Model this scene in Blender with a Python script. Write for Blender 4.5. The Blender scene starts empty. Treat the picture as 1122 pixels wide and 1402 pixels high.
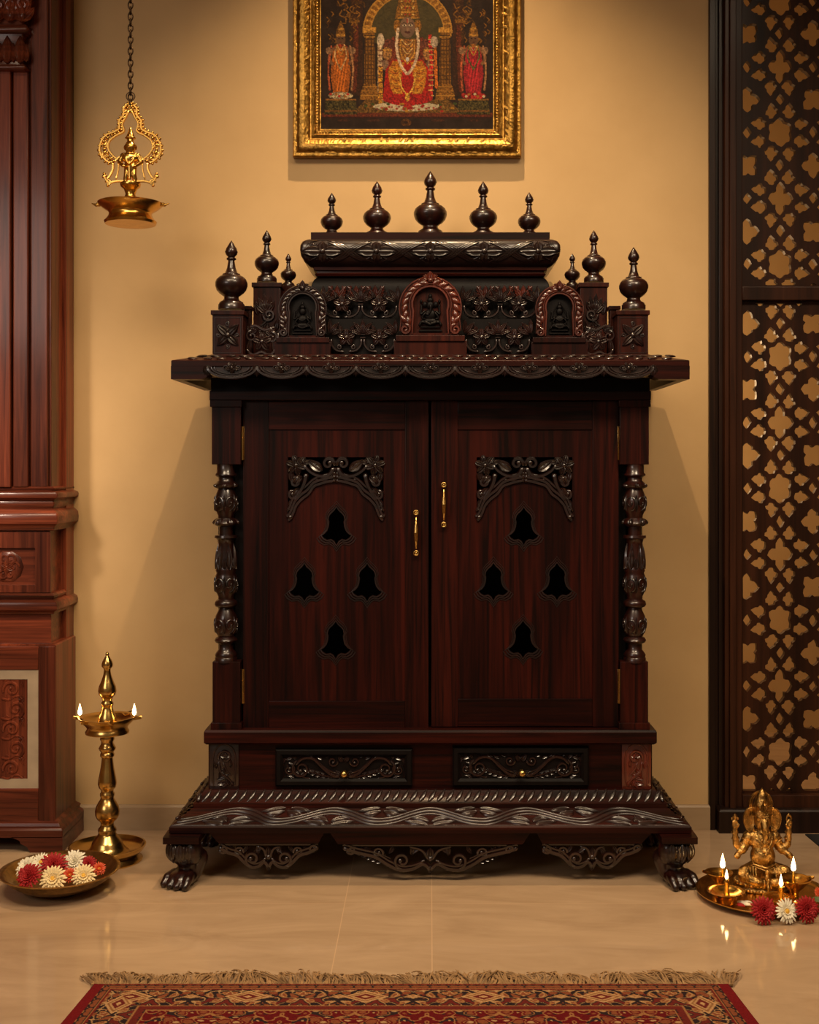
import bpy, bmesh, math, random
from mathutils import Vector, Matrix, noise
import numpy as np

PI = math.pi
SC = bpy.context.scene
COL = SC.collection
# image geometry of the photograph: focal length in pixels, eye height, vanishing point
FPX, EYE, VX, VY = 1700.0, 1.164, 589.0, 640.0
WALL = 4.0                       # distance of the back wall from the camera; world y = distance - WALL

# ------------------------------------------------------------------ camera
cd = bpy.data.cameras.new('camera')
cam = bpy.data.objects.new('camera', cd)
COL.objects.link(cam)
cam.location = (0, -WALL, EYE)
cam.rotation_euler = (PI / 2, 0, 0)
cd.sensor_fit = 'AUTO'
cd.sensor_width = 36
cd.lens = FPX / 1402 * 36
cd.shift_x = -(VX - 561) / 1402
cd.shift_y = -(701 - VY) / 1402
cd.clip_start = 0.05
SC.camera = cam

# ------------------------------------------------------------------ exposure, world and room lights
SC.view_settings.view_transform = 'Standard'
SC.view_settings.look = 'None'
SC.view_settings.gamma = 1
SC.view_settings.exposure = 0.0
SC.view_settings.use_curve_mapping = False
SC.cycles.use_denoising = True
SC.cycles.max_bounces = 8
SC.cycles.sample_clamp_indirect = 4

wd = bpy.data.worlds.new('world')
SC.world = wd
wd.use_nodes = True
bg = wd.node_tree.nodes['Background']
bg.inputs[0].default_value = (1.0, 0.72, 0.45, 1)
bg.inputs[1].default_value = 0.14


def lamp(name, kind, loc, target, energy, color, size=0.2, size_y=None, spot=None, blend=0.5):
    l = bpy.data.lights.new(name, kind)
    l.energy = energy
    l.color = color
    if kind == 'AREA':
        l.shape = 'RECTANGLE' if size_y else 'DISK'
        l.size = size
        if size_y:
            l.size_y = size_y
    elif kind == 'SPOT':
        l.shadow_soft_size = size
        l.spot_size = math.radians(spot)
        l.spot_blend = blend
    else:
        l.shadow_soft_size = size
    o = bpy.data.objects.new(name, l)
    COL.objects.link(o)
    o.location = loc
    d = Vector(target) - Vector(loc)
    o.rotation_euler = d.to_track_quat('-Z', 'Y').to_euler()
    return o


WARM = (1.0, 0.70, 0.40)
# ceiling spot over the picture, the one that throws the sharp shadow of its frame
lamp('picture_spot', 'SPOT', (0.0, -0.72, 3.62), (0.0, -0.50, 0.0), 172, WARM, 0.02, spot=92, blend=0.8)
# wall washer further out in the room
lamp('wall_wash_spot', 'SPOT', (-0.1, -2.2, 3.6), (0.0, 0.0, 0.40), 150, (1.0, 0.74, 0.47), 0.55, spot=70, blend=1.0)
for sx in (-1, 1):  # added unseen pair that fills the cornice shadows beside the cabinet
    lamp('wall_fill_spot', 'SPOT', (1.15 * sx, -2.7, 3.6), (0.25 * sx, 0.0, 0.30), 275 if sx < 0 else 400, (1.0, 0.77, 0.52), 0.50, spot=74, blend=1.0)
# wide soft light towards the front of the room
fl = lamp('front_soft_light', 'AREA', (-2.35, -4.1, 2.35), (0.0, 0.0, 0.95), 24, (1.0, 0.86, 0.76), 1.5, 0.9)
# added unseen spot that brightens the wooden pillar at the left
lamp('pillar_fill_spot', 'SPOT', (-2.3, -3.0, 3.3), (-1.50, 0.0, 1.25), 900, (1.0, 0.80, 0.62), 0.3, spot=17, blend=1.0)
# lamp of the room behind the lattice
lamp('back_room_lamp', 'POINT', (0.62, 0.85, 1.50), (1.55, 1.4, 1.35), 30, (1.0, 0.66, 0.34), 0.12)


# ------------------------------------------------------------------ coordinates
def X(px, D): return (px - VX) * D / FPX
def Z(py, D): return EYE - (py - VY) * D / FPX
def Yd(D): return D - WALL


# ------------------------------------------------------------------ materials
def new_mat(name):
    m = bpy.data.materials.new(name)
    m.use_nodes = True
    return m, m.node_tree, m.node_tree.nodes['Principled BSDF']


def lin(c):
    return tuple(((v / 255) / 12.92 if v / 255 <= 0.04045 else ((v / 255 + 0.055) / 1.055) ** 2.4) for v in c)


def simple(name, col, rough=0.5, metal=0.0, noise_amt=0.0, nscale=20, bump=0.0, bscale=60, coat=0.0, emis=None, estr=0.0, stretch=(1, 1, 1)):
    m, t, p = new_mat(name)
    p.inputs['Base Color'].default_value = (*col, 1)
    p.inputs['Roughness'].default_value = rough
    p.inputs['Metallic'].default_value = metal
    p.inputs['Coat Weight'].default_value = coat
    p.inputs['Coat Roughness'].default_value = 0.12
    tc = t.nodes.new('ShaderNodeTexCoord')
    mp = t.nodes.new('ShaderNodeMapping')
    mp.inputs['Scale'].default_value = stretch
    t.links.new(tc.outputs['Object'], mp.inputs[0])
    if noise_amt:
        n = t.nodes.new('ShaderNodeTexNoise')
        n.inputs['Scale'].default_value = nscale
        n.inputs['Detail'].default_value = 6
        t.links.new(mp.outputs[0], n.inputs['Vector'])
        r = t.nodes.new('ShaderNodeValToRGB')
        r.color_ramp.elements[0].position = 0.3
        r.color_ramp.elements[1].position = 0.7
        r.color_ramp.elements[0].color = (*[c * (1 - noise_amt) for c in col], 1)
        r.color_ramp.elements[1].color = (*[min(1, c * (1 + noise_amt)) for c in col], 1)
        t.links.new(n.outputs['Fac'], r.inputs[0])
        t.links.new(r.outputs[0], p.inputs['Base Color'])
    if bump:
        n2 = t.nodes.new('ShaderNodeTexNoise')
        n2.inputs['Scale'].default_value = bscale
        n2.inputs['Detail'].default_value = 5
        t.links.new(mp.outputs[0], n2.inputs['Vector'])
        b = t.nodes.new('ShaderNodeBump')
        b.inputs['Strength'].default_value = bump
        b.inputs['Distance'].default_value = 0.003
        t.links.new(n2.outputs['Fac'], b.inputs['Height'])
        t.links.new(b.outputs[0], p.inputs['Normal'])
    if emis:
        p.inputs['Emission Color'].default_value = (*emis, 1)
        p.inputs['Emission Strength'].default_value = estr
    return m


def wood(name, dark, light, axis='z', rough=0.40, coat=0.07, contrast=(0.35, 0.72), coarse=1.0, spec=0.16, crough=0.15):
    m, t, p = new_mat(name)
    tc = t.nodes.new('ShaderNodeTexCoord')
    mp = t.nodes.new('ShaderNodeMapping')
    s = {'z': (58, 58, 2.0), 'x': (2.0, 58, 58), 'y': (58, 2.0, 58)}[axis]
    mp.inputs['Scale'].default_value = tuple(v * coarse for v in s)
    t.links.new(tc.outputs['Object'], mp.inputs[0])
    n = t.nodes.new('ShaderNodeTexNoise')
    n.inputs['Scale'].default_value = 1.0
    n.inputs['Detail'].default_value = 7
    n.inputs['Roughness'].default_value = 0.62
    n.inputs['Distortion'].default_value = 0.9
    t.links.new(mp.outputs[0], n.inputs['Vector'])
    r = t.nodes.new('ShaderNodeValToRGB')
    r.color_ramp.elements[0].position = contrast[0]
    r.color_ramp.elements[1].position = contrast[1]
    r.color_ramp.elements[0].color = (*dark, 1)
    r.color_ramp.elements[1].color = (*light, 1)
    t.links.new(n.outputs['Fac'], r.inputs[0])
    # broad boards: slow variation across the grain
    mp2 = t.nodes.new('ShaderNodeMapping')
    s2 = {'z': (9, 9, 0.5), 'x': (0.5, 9, 9), 'y': (9, 0.5, 9)}[axis]
    mp2.inputs['Scale'].default_value = s2
    t.links.new(tc.outputs['Object'], mp2.inputs[0])
    n2 = t.nodes.new('ShaderNodeTexNoise')
    n2.inputs['Scale'].default_value = 1.0
    n2.inputs['Detail'].default_value = 2
    t.links.new(mp2.outputs[0], n2.inputs['Vector'])
    r2 = t.nodes.new('ShaderNodeValToRGB')
    r2.color_ramp.elements[0].position = 0.35
    r2.color_ramp.elements[1].position = 0.65
    r2.color_ramp.elements[0].color = (0.55, 0.5, 0.5, 1)
    r2.color_ramp.elements[1].color = (1.5, 1.3, 1.2, 1)
    t.links.new(n2.outputs['Fac'], r2.inputs[0])
    mx = t.nodes.new('ShaderNodeMix')
    mx.data_type = 'RGBA'
    mx.blend_type = 'MULTIPLY'
    mx.inputs['Factor'].default_value = 1
    t.links.new(r.outputs[0], mx.inputs['A'])
    t.links.new(r2.outputs[0], mx.inputs['B'])
    t.links.new(mx.outputs['Result'], p.inputs['Base Color'])
    b = t.nodes.new('ShaderNodeBump')
    b.inputs['Strength'].default_value = 0.10
    b.inputs['Distance'].default_value = 0.002
    t.links.new(n.outputs['Fac'], b.inputs['Height'])
    t.links.new(b.outputs[0], p.inputs['Normal'])
    p.inputs['Roughness'].default_value = rough
    p.inputs['Specular IOR Level'].default_value = spec
    p.inputs['Coat Weight'].default_value = coat
    p.inputs['Coat Roughness'].default_value = crough
    return m


RD, RL = (0.0042, 0.0011, 0.0009), (0.035, 0.0054, 0.0029)
M = {}
M['rosewood'] = wood('rosewood_upright_grain', RD, RL, 'z')
M['rosewood_h'] = wood('rosewood_level_grain', RD, RL, 'x')
M['rosewood_red'] = wood('red_rosewood', (0.010, 0.0024, 0.0018), (0.052, 0.0100, 0.0050), 'z')
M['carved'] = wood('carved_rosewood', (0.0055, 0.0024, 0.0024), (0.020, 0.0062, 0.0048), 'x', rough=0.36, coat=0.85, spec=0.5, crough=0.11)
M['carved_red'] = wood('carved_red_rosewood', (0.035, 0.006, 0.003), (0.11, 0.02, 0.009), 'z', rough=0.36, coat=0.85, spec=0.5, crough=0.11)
M['carved_soft'] = wood('carved_rosewood_base', (0.0055, 0.0022, 0.0021), (0.024, 0.0062, 0.0042), 'x', rough=0.36, coat=0.35, spec=0.4, crough=0.2)
M['turned'] = wood('turned_rosewood', (0.0055, 0.0015, 0.0013), (0.028, 0.0050, 0.0029), 'z', rough=0.36, coat=0.5, spec=0.4, crough=0.10)
M['ebony'] = simple('blackened_wood', (0.004, 0.0026, 0.0026), 0.5, noise_amt=0.3, coat=0.0)
M['teak'] = wood('red_teak', (0.060, 0.0145, 0.0080), (0.215, 0.056, 0.026), 'z', rough=0.33, coat=0.25)
M['teak_h'] = wood('red_teak_level_grain', (0.060, 0.0145, 0.0080), (0.215, 0.056, 0.026), 'x', rough=0.33, coat=0.25)
M['jali'] = wood('lattice_wood', (0.020, 0.0075, 0.0035), (0.042, 0.0150, 0.0065), 'z', rough=0.45, coat=0.1)
M['jali_dark'] = wood('lattice_dark_wood', (0.009, 0.005, 0.0035), (0.018, 0.009, 0.006), 'z', rough=0.4, coat=0.1)
M['brass'] = simple('polished_brass', (0.62, 0.40, 0.13), 0.24, 1.0, noise_amt=0.14, nscale=25, bump=0.06, bscale=140)
M['brass_old'] = simple('aged_brass', (0.40, 0.25, 0.085), 0.30, 1.0, noise_amt=0.35, nscale=45, bump=0.12, bscale=160)
M['brass_idol'] = simple('cast_brass', (0.44, 0.26, 0.080), 0.31, 1.0, noise_amt=0.75, nscale=55, bump=0.9, bscale=190)
M['brass_lamp'] = simple('warm_brass', (0.72, 0.42, 0.10), 0.22, 1.0, noise_amt=0.12, nscale=40)
M['ebony'].node_tree.nodes['Principled BSDF'].inputs['Specular IOR Level'].default_value = 0.15
M['gold'] = simple('gilded_moulding', (0.42, 0.23, 0.05), 0.32, 1.0, noise_amt=0.45, nscale=55, bump=0.8, bscale=110)
M['iron'] = simple('dark_iron', (0.05, 0.028, 0.014), 0.4, 0.9, noise_amt=0.3)
M['flame'] = simple('flame', (1, 0.7, 0.3), 0.5, emis=(1.0, 0.60, 0.24), estr=21)
M['wick'] = simple('cotton_wick', (0.35, 0.24, 0.12), 0.9)
M['marble_inlay'] = simple('pale_stone_inlay', (0.42, 0.33, 0.23), 0.4, noise_amt=0.12, nscale=14)
M['white_petal'] = simple('white_petal', (0.86, 0.80, 0.62), 0.6)
M['cream_petal'] = simple('cream_petal', (0.85, 0.68, 0.36), 0.6)
M['yellow_disc'] = simple('yellow_disc', (0.80, 0.45, 0.05), 0.7)
M['red_petal'] = simple('red_petal', (0.34, 0.004, 0.006), 0.7)
M['orange_petal'] = simple('orange_petal', (0.62, 0.07, 0.012), 0.55)
M['leaf_green'] = simple('green_leaf', (0.06, 0.09, 0.015), 0.5)
M['sheet_black'] = simple('black_sheet', (0.006, 0.005, 0.004), 0.8)
M['fringe'] = simple('wool_fringe', (0.34, 0.20, 0.085), 0.9, noise_amt=0.35, nscale=60)


def plaster():
    m, t, p = new_mat('warm_plaster')
    tc = t.nodes.new('ShaderNodeTexCoord')
    n = t.nodes.new('ShaderNodeTexNoise')
    n.inputs['Scale'].default_value = 1.7
    n.inputs['Detail'].default_value = 9
    n.inputs['Roughness'].default_value = 0.6
    t.links.new(tc.outputs['Object'], n.inputs['Vector'])
    r = t.nodes.new('ShaderNodeValToRGB')
    r.color_ramp.elements[0].position = 0.3
    r.color_ramp.elements[1].position = 0.72
    r.color_ramp.elements[0].color = (0.52, 0.338, 0.150, 1)
    r.color_ramp.elements[1].color = (0.62, 0.418, 0.198, 1)
    t.links.new(n.outputs['Fac'], r.inputs[0])
    t.links.new(r.outputs[0], p.inputs['Base Color'])
    n2 = t.nodes.new('ShaderNodeTexNoise')
    n2.inputs['Scale'].default_value = 14
    n2.inputs['Detail'].default_value = 8
    t.links.new(tc.outputs['Object'], n2.inputs['Vector'])
    b = t.nodes.new('ShaderNodeBump')
    b.inputs['Strength'].default_value = 0.12
    b.inputs['Distance'].default_value = 0.006
    t.links.new(n2.outputs['Fac'], b.inputs['Height'])
    t.links.new(b.outputs[0], p.inputs['Normal'])
    p.inputs['Roughness'].default_value = 0.75
    return m


def math_node(t, op, a, b=None):
    n = t.nodes.new('ShaderNodeMath')
    n.operation = op
    for i, v in enumerate((a, b)):
        if v is None:
            continue
        if isinstance(v, (int, float)):
            n.inputs[i].default_value = v
        else:
            t.links.new(v, n.inputs[i])
    return n.outputs[0]


def marble(name, c0, c1, rough, seams_x=(), seams_y=()):
    m, t, p = new_mat(name)
    tc = t.nodes.new('ShaderNodeTexCoord')
    mp = t.nodes.new('ShaderNodeMapping')
    mp.inputs['Scale'].default_value = (1.0, 3.2, 3.2)
    t.links.new(tc.outputs['Object'], mp.inputs[0])
    n = t.nodes.new('ShaderNodeTexNoise')
    n.inputs['Scale'].default_value = 2.6
    n.inputs['Detail'].default_value = 9
    n.inputs['Roughness'].default_value = 0.62
    n.inputs['Distortion'].default_value = 1.1
    t.links.new(mp.outputs[0], n.inputs['Vector'])
    r = t.nodes.new('ShaderNodeValToRGB')
    r.color_ramp.elements[0].position = 0.32
    r.color_ramp.elements[1].position = 0.66
    r.color_ramp.elements[0].color = (*c0, 1)
    r.color_ramp.elements[1].color = (*c1, 1)
    t.links.new(n.outputs['Fac'], r.inputs[0])
    col = r.outputs[0]
    if seams_x or seams_y:
        sp = t.nodes.new('ShaderNodeSeparateXYZ')
        t.links.new(tc.outputs['Object'], sp.inputs[0])
        acc = None
        for ax, vals in (('X', seams_x), ('Y', seams_y)):
            for v in vals:
                d = math_node(t, 'ABSOLUTE', math_node(t, 'SUBTRACT', sp.outputs[ax], v))
                k = math_node(t, 'LESS_THAN', d, 0.0012)
                acc = k if acc is None else math_node(t, 'MAXIMUM', acc, k)
        mx = t.nodes.new('ShaderNodeMix')
        mx.data_type = 'RGBA'
        mx.inputs['B'].default_value = (c0[0] * 1.5, c0[1] * 1.5, c0[2] * 1.5, 1)
        t.links.new(acc, mx.inputs['Factor'])
        t.links.new(col, mx.inputs['A'])
        col = mx.outputs['Result']
    t.links.new(col, p.inputs['Base Color'])
    rr = t.nodes.new('ShaderNodeMapRange')
    rr.inputs['To Min'].default_value = rough * 0.8
    rr.inputs['To Max'].default_value = rough * 1.3
    t.links.new(n.outputs['Fac'], rr.inputs['Value'])
    t.links.new(rr.outputs[0], p.inputs['Roughness'])
    return m


def attr_mat(name, rough=0.8, bump=0.0, bscale=300, spec=0.5):
    m, t, p = new_mat(name)
    a = t.nodes.new('ShaderNodeAttribute')
    a.attribute_name = 'Col'
    t.links.new(a.outputs['Color'], p.inputs['Base Color'])
    p.inputs['Roughness'].default_value = rough
    p.inputs['Specular IOR Level'].default_value = spec
    if bump:
        tc = t.nodes.new('ShaderNodeTexCoord')
        n = t.nodes.new('ShaderNodeTexNoise')
        n.inputs['Scale'].default_value = bscale
        t.links.new(tc.outputs['Object'], n.inputs['Vector'])
        b = t.nodes.new('ShaderNodeBump')
        b.inputs['Strength'].default_value = bump
        b.inputs['Distance'].default_value = 0.002
        t.links.new(n.outputs['Fac'], b.inputs['Height'])
        t.links.new(b.outputs[0], p.inputs['Normal'])
    return m


M['plaster'] = plaster()
M['floor'] = marble('polished_marble_floor', (0.385, 0.258, 0.152), (0.50, 0.347, 0.212), 0.075,
                    seams_x=(-1.75, -0.2275, 0.005, 1.32), seams_y=(-0.685, -1.62, 0.7))
M['skirting'] = marble('marble_skirting', (0.34, 0.235, 0.135), (0.42, 0.30, 0.18), 0.3)
M['rug'] = attr_mat('woven_wool', 0.95, 0.6, 420, 0.15)
M['canvas'] = attr_mat('painted_canvas', 0.55, 0.25, 260, 0.10)


# ------------------------------------------------------------------ object helpers
def link_mesh(name, bm, mat, parent=None, smooth=True, angle=None, recalc=True):
    """one bmesh -> one mesh object, built in world coordinates and parented without moving"""
    if recalc:
        bmesh.ops.recalc_face_normals(bm, faces=bm.faces)
    me = bpy.data.meshes.new(name)
    bm.to_mesh(me)
    bm.free()
    o = bpy.data.objects.new(name, me)
    COL.objects.link(o)
    for mm in (mat if isinstance(mat, (list, tuple)) else [mat]):
        me.materials.append(mm)
    if smooth:
        me.polygons.foreach_set('use_smooth', [True] * len(me.polygons))
        if angle is not None:
            me.set_sharp_from_angle(angle=math.radians(angle))
    if parent is not None:
        o.parent = parent
        o.matrix_parent_inverse = abs_matrix(parent).inverted()
    return o


def abs_matrix(o):
    m = Matrix.LocRotScale(o.location, o.rotation_euler, o.scale)
    if o.parent is not None:
        return abs_matrix(o.parent) @ o.matrix_parent_inverse @ m
    return m


def thing(name, loc, label, cat, group=None):
    o = bpy.data.objects.new(name, None)
    COL.objects.link(o)
    o.empty_display_size = 0.05
    o.location = loc
    o['label'] = label
    o['category'] = cat
    if group:
        o['group'] = group
    return o


def tag(o, label, cat, group=None):
    o['label'] = label
    o['category'] = cat
    if group:
        o['group'] = group
    return o


def struct(name, bm, mat, smooth=False):
    o = link_mesh(name, bm, mat, None, smooth)
    o['kind'] = 'structure'
    return o


def copy_tree(o, parent=None):
    c = o.copy()
    COL.objects.link(c)
    if parent is not None:
        c.parent = parent
        c.matrix_parent_inverse = o.matrix_parent_inverse.copy()
    for ch in list(o.children):
        copy_tree(ch, c)
    return c


def box(bm, x0, x1, y0, y1, z0, z1, bev=0.0):
    vs = [bm.verts.new((x, y, z)) for x in (x0, x1) for y in (y0, y1) for z in (z0, z1)]
    fs = [(0, 1, 3, 2), (4, 6, 7, 5), (0, 4, 5, 1), (2, 3, 7, 6), (0, 2, 6, 4), (1, 5, 7, 3)]
    faces = [bm.faces.new([vs[i] for i in f]) for f in fs]
    if bev:
        edges = list({e for f in faces for e in f.edges})
        bmesh.ops.bevel(bm, geom=edges, offset=bev, segments=2, profile=0.5, affect='EDGES')


def pbox(bm, px0, px1, py0, py1, D0, D1, bev=0.0):
    """box whose front face fills these photo pixels at distance D0 and which runs back to D1"""
    box(bm, X(px0, D0), X(px1, D0), Yd(D0), Yd(D1), Z(py1, D0), Z(py0, D0), bev)


def lathe(bm, prof, c, seg=32, arc=None):
    rings = []
    for r, z in prof:
        if r < 1e-6:
            rings.append([bm.verts.new((c[0], c[1], c[2] + z))])
        else:
            rings.append([bm.verts.new((c[0] + r * math.cos(2 * PI * i / seg), c[1] + r * math.sin(2 * PI * i / seg), c[2] + z)) for i in range(seg)])
    for a, b in zip(rings, rings[1:]):
        for i in range(seg):
            j = (i + 1) % seg
            if len(a) == 1 and len(b) == 1:
                continue
            if len(a) == 1:
                bm.faces.new((a[0], b[j], b[i]))
            elif len(b) == 1:
                bm.faces.new((a[i], a[j], b[0]))
            else:
                bm.faces.new((a[i], a[j], b[j], b[i]))
    if len(rings[0]) > 1:
        bm.faces.new(rings[0][::-1])
    if len(rings[-1]) > 1:
        bm.faces.new(rings[-1])


def rounded_rect(hx, hy, r, n=5):
    pts = []
    r = max(min(r, hx * .99, hy * .99), 1e-4)
    for cx, cy, a0 in ((hx - r, hy - r, 0), (-hx + r, hy - r, PI / 2), (-hx + r, -hy + r, PI), (hx - r, -hy + r, 1.5 * PI)):
        for i in range(n):
            a = a0 + PI / 2 * i / (n - 1)
            pts.append((cx + r * math.cos(a), cy + r * math.sin(a)))
    return pts


def rect_loft(bm, cx, cy, hx, hy, prof, rad=0.002, n=3):
    """stack of rectangular rings: prof = [(offset, z) ...]"""
    rings = []
    for off, z in prof:
        rings.append([bm.verts.new((cx + x, cy + y, z)) for x, y in rounded_rect(hx + off, hy + off, rad + max(0, off) * 0.0 + 1e-4, n)])
    k = len(rings[0])
    for a, b in zip(rings, rings[1:]):
        for i in range(k):
            j = (i + 1) % k
            bm.faces.new((a[i], a[j], b[j], b[i]))
    bm.faces.new(rings[0][::-1])
    bm.faces.new(rings[-1])


def plate(bm, outlines, y0, y1):
    """flat board with holes: outlines in world (x, z), first the rim then holes; from y0 back to y1"""
    cu = bpy.data.curves.new('tmp', 'CURVE')
    cu.dimensions = '2D'
    cu.fill_mode = 'BOTH'
    cu.extrude = abs(y1 - y0) / 2
    for ol in outlines:
        s = cu.splines.new('POLY')
        s.points.add(len(ol) - 1)
        for p, (x, z) in zip(s.points, ol):
            p.co = (x, z, 0, 1)
        s.use_cyclic_u = True
    o = bpy.data.objects.new('tmp', cu)
    me = o.to_mesh()
    ym = (y0 + y1) / 2
    vs = [bm.verts.new((v.co.x, ym - v.co.z, v.co.y)) for v in me.vertices]
    for p in me.polygons:
        try:
            bm.faces.new([vs[i] for i in p.vertices])
        except ValueError:
            pass
    o.to_mesh_clear()
    bpy.data.objects.remove(o)
    bpy.data.curves.remove(cu)
    bmesh.ops.remove_doubles(bm, verts=vs, dist=1e-6)


# ------------------------------------------------------------------ carving kit: drawn on a surface map S(u, v, w)
def fmap(D, mirror=None):
    """photo pixels on an upright plane at distance D; w = metres towards the room"""
    if mirror is None:
        return lambda u, v, w: Vector((X(u, D), Yd(D) - w, Z(v, D)))
    return lambda u, v, w: Vector((X(2 * mirror - u, D), Yd(D) - w, Z(v, D)))


PXM = 3.5 / FPX        # about one photo pixel in metres on the cabinet


DEEP = 1.5
VEIN = ((-1, 0.3), (-0.66, 0.95), (-0.3, 0.62), (0, 0.98), (0.3, 0.62), (0.66, 0.95), (1, 0.3))
SMOOTH_LEAF = ((-1, 0), (-0.5, 0.78), (0, 1), (0.5, 0.78), (1, 0))


def catmull(pts, n=5):
    out = []
    P = [pts[0]] + list(pts) + [pts[-1]]
    for i in range(1, len(P) - 2):
        p0, p1, p2, p3 = P[i - 1], P[i], P[i + 1], P[i + 2]
        for k in range(n):
            t = k / n
            out.append(tuple(0.5 * ((2 * p1[j]) + (-p0[j] + p2[j]) * t + (2 * p0[j] - 5 * p1[j] + 4 * p2[j] - p3[j]) * t * t + (-p0[j] + 3 * p1[j] - 3 * p2[j] + p3[j]) * t ** 3) for j in range(2)))
    out.append(tuple(pts[-1][:2]))
    return out


def ridge(bm, S, pts, r0, r1=None, w0=0.0, flat=0.9, smooth=True, seg=6, px=PXM):
    """rounded raised line; radii in pixels"""
    if r1 is None:
        r1 = r0
    if smooth and len(pts) > 2:
        pts = catmull(pts, 4)
    n = len(pts)
    rings = []
    for i, p in enumerate(pts):
        a = pts[max(0, i - 1)]
        b = pts[min(n - 1, i + 1)]
        tx, ty = b[0] - a[0], b[1] - a[1]
        L = math.hypot(tx, ty) or 1
        nx, ny = -ty / L, tx / L
        r = r0 + (r1 - r0) * i / (n - 1)
        if i == 0 or i == n - 1:
            r *= 0.55
        ring = []
        for k in range(seg):
            th = 2 * PI * k / seg
            c, s = math.cos(th), math.sin(th)
            ring.append(bm.verts.new(S(p[0] + nx * c * r, p[1] + ny * c * r, w0 + s * r * px * flat * 1.25)))
        rings.append(ring)
    for a, b in zip(rings, rings[1:]):
        for k in range(seg):
            j = (k + 1) % seg
            bm.faces.new((a[k], a[j], b[j], b[k]))
    bm.faces.new(rings[0][::-1])
    bm.faces.new(rings[-1])


def leaf(bm, S, u, v, ang, L, W, h=2.0, bend=0.0, w0=0.0, px=PXM, n=7, crease=0.45, rnd=False):
    """raised pointed leaf; ang in degrees, 0 = right, 90 = up (image); sizes in pixels"""
    a = math.radians(ang)
    x, y = u, v
    rows = []
    for i in range(n + 1):
        s = i / n
        aa = a + math.radians(bend) * s
        if i:
            x += math.cos(aa) * L / n
            y -= math.sin(aa) * L / n
        wd_ = W * 0.58 * (math.sin(PI * min(1, s ** 0.75 * 0.97 + 0.03)) ** 0.8)
        if rnd:
            wd_ = W * 0.5 * max(0.12, math.sqrt(max(0, 1 - ((s - 0.6) / (0.6 if s < 0.6 else 0.42)) ** 2)))
        nx, ny = math.sin(aa), math.cos(aa)
        row = []
        env = math.sin(PI * min(1, 0.12 + 0.85 * s)) ** 0.5 * min(h * DEEP, W * 0.42) / (h * DEEP)
        for c, hh in VEIN if crease > 0.1 else SMOOTH_LEAF:
            row.append(bm.verts.new(S(x + nx * c * wd_, y + ny * c * wd_, w0 + (hh * h * DEEP * env - 0.6) * px)))
        rows.append(row)
    m = len(rows[0])
    for a_, b_ in zip(rows, rows[1:]):
        for k in range(m - 1):
            bm.faces.new((a_[k], a_[k + 1], b_[k + 1], b_[k]))
    # underside closes the leaf
    back = S(u, v, -1.0 * px) - S(u, v, 0)
    under = [bm.verts.new((r[0].co + r[-1].co) / 2 + back) for r in rows]
    for i in range(len(rows) - 1):
        bm.faces.new((rows[i][0], rows[i + 1][0], under[i + 1], under[i]))
        bm.faces.new((rows[i][-1], under[i], under[i + 1], rows[i + 1][-1]))


def knob(bm, S, u, v, r, h=None, w0=0.0, px=PXM, seg=10):
    h = r * 0.8 if h is None else h
    rings = []
    for i in range(4):
        ph = PI / 2 * i / 4
        rr = r * math.cos(ph)
        rings.append([bm.verts.new(S(u + rr * math.cos(2 * PI * k / seg), v + rr * math.sin(2 * PI * k / seg), w0 + h * math.sin(ph) * px)) for k in range(seg)])
    top = bm.verts.new(S(u, v, w0 + h * px))
    base = [bm.verts.new(S(u + r * math.cos(2 * PI * k / seg), v + r * math.sin(2 * PI * k / seg), w0 - 1.2 * px)) for k in range(seg)]
    rings = [base] + rings
    for a, b in zip(rings, rings[1:]):
        for k in range(seg):
            j = (k + 1) % seg
            bm.faces.new((a[k], a[j], b[j], b[k]))
    for k in range(seg):
        bm.faces.new((rings[-1][k], rings[-1][(k + 1) % seg], top))
    bm.faces.new(base[::-1])


def spiral(bm, S, u, v, r0, r1, a0, turns, t0, t1, w0=0.0, cw=1, seg=6, sq=1.0, ball=True):
    """scroll from radius r0 inwards to r1; a0 start angle in degrees (0 = right, 90 = up)"""
    n = max(8, int(abs(turns) * 16))
    pts = []
    for i in range(n + 1):
        s = i / n
        r = r0 + (r1 - r0) * s
        a = math.radians(a0) + cw * 2 * PI * turns * s
        pts.append((u + r * math.cos(a), v - r * math.sin(a) * sq))
    ridge(bm, S, pts, t0, t1, w0, smooth=False, seg=seg)
    if ball:
        knob(bm, S, pts[-1][0], pts[-1][1], max(t1 * 1.6, 1.4), None, w0)


def blossom(bm, S, u, v, R, n=5, W=None, h=2.2, a0=90, w0=0.0, core=None):
    W = W or R * 0.85
    for k in range(n):
        leaf(bm, S, u, v, a0 + 360 * k / n, R, W, h, 0, w0, n=6, rnd=True)
    knob(bm, S, u, v, core or R * 0.24, None, w0 + h * 0.5 * PXM)


def fan(bm, S, u, v, R, n, spread, a0=90, W=None, h=2.0, w0=0.0):
    for k in range(n):
        t = (k / (n - 1) - 0.5) if n > 1 else 0
        leaf(bm, S, u, v, a0 + t * spread, R * (1 - 0.25 * abs(t) * 2), W or R * 0.34, h, t * -50, w0, n=5)


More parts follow.
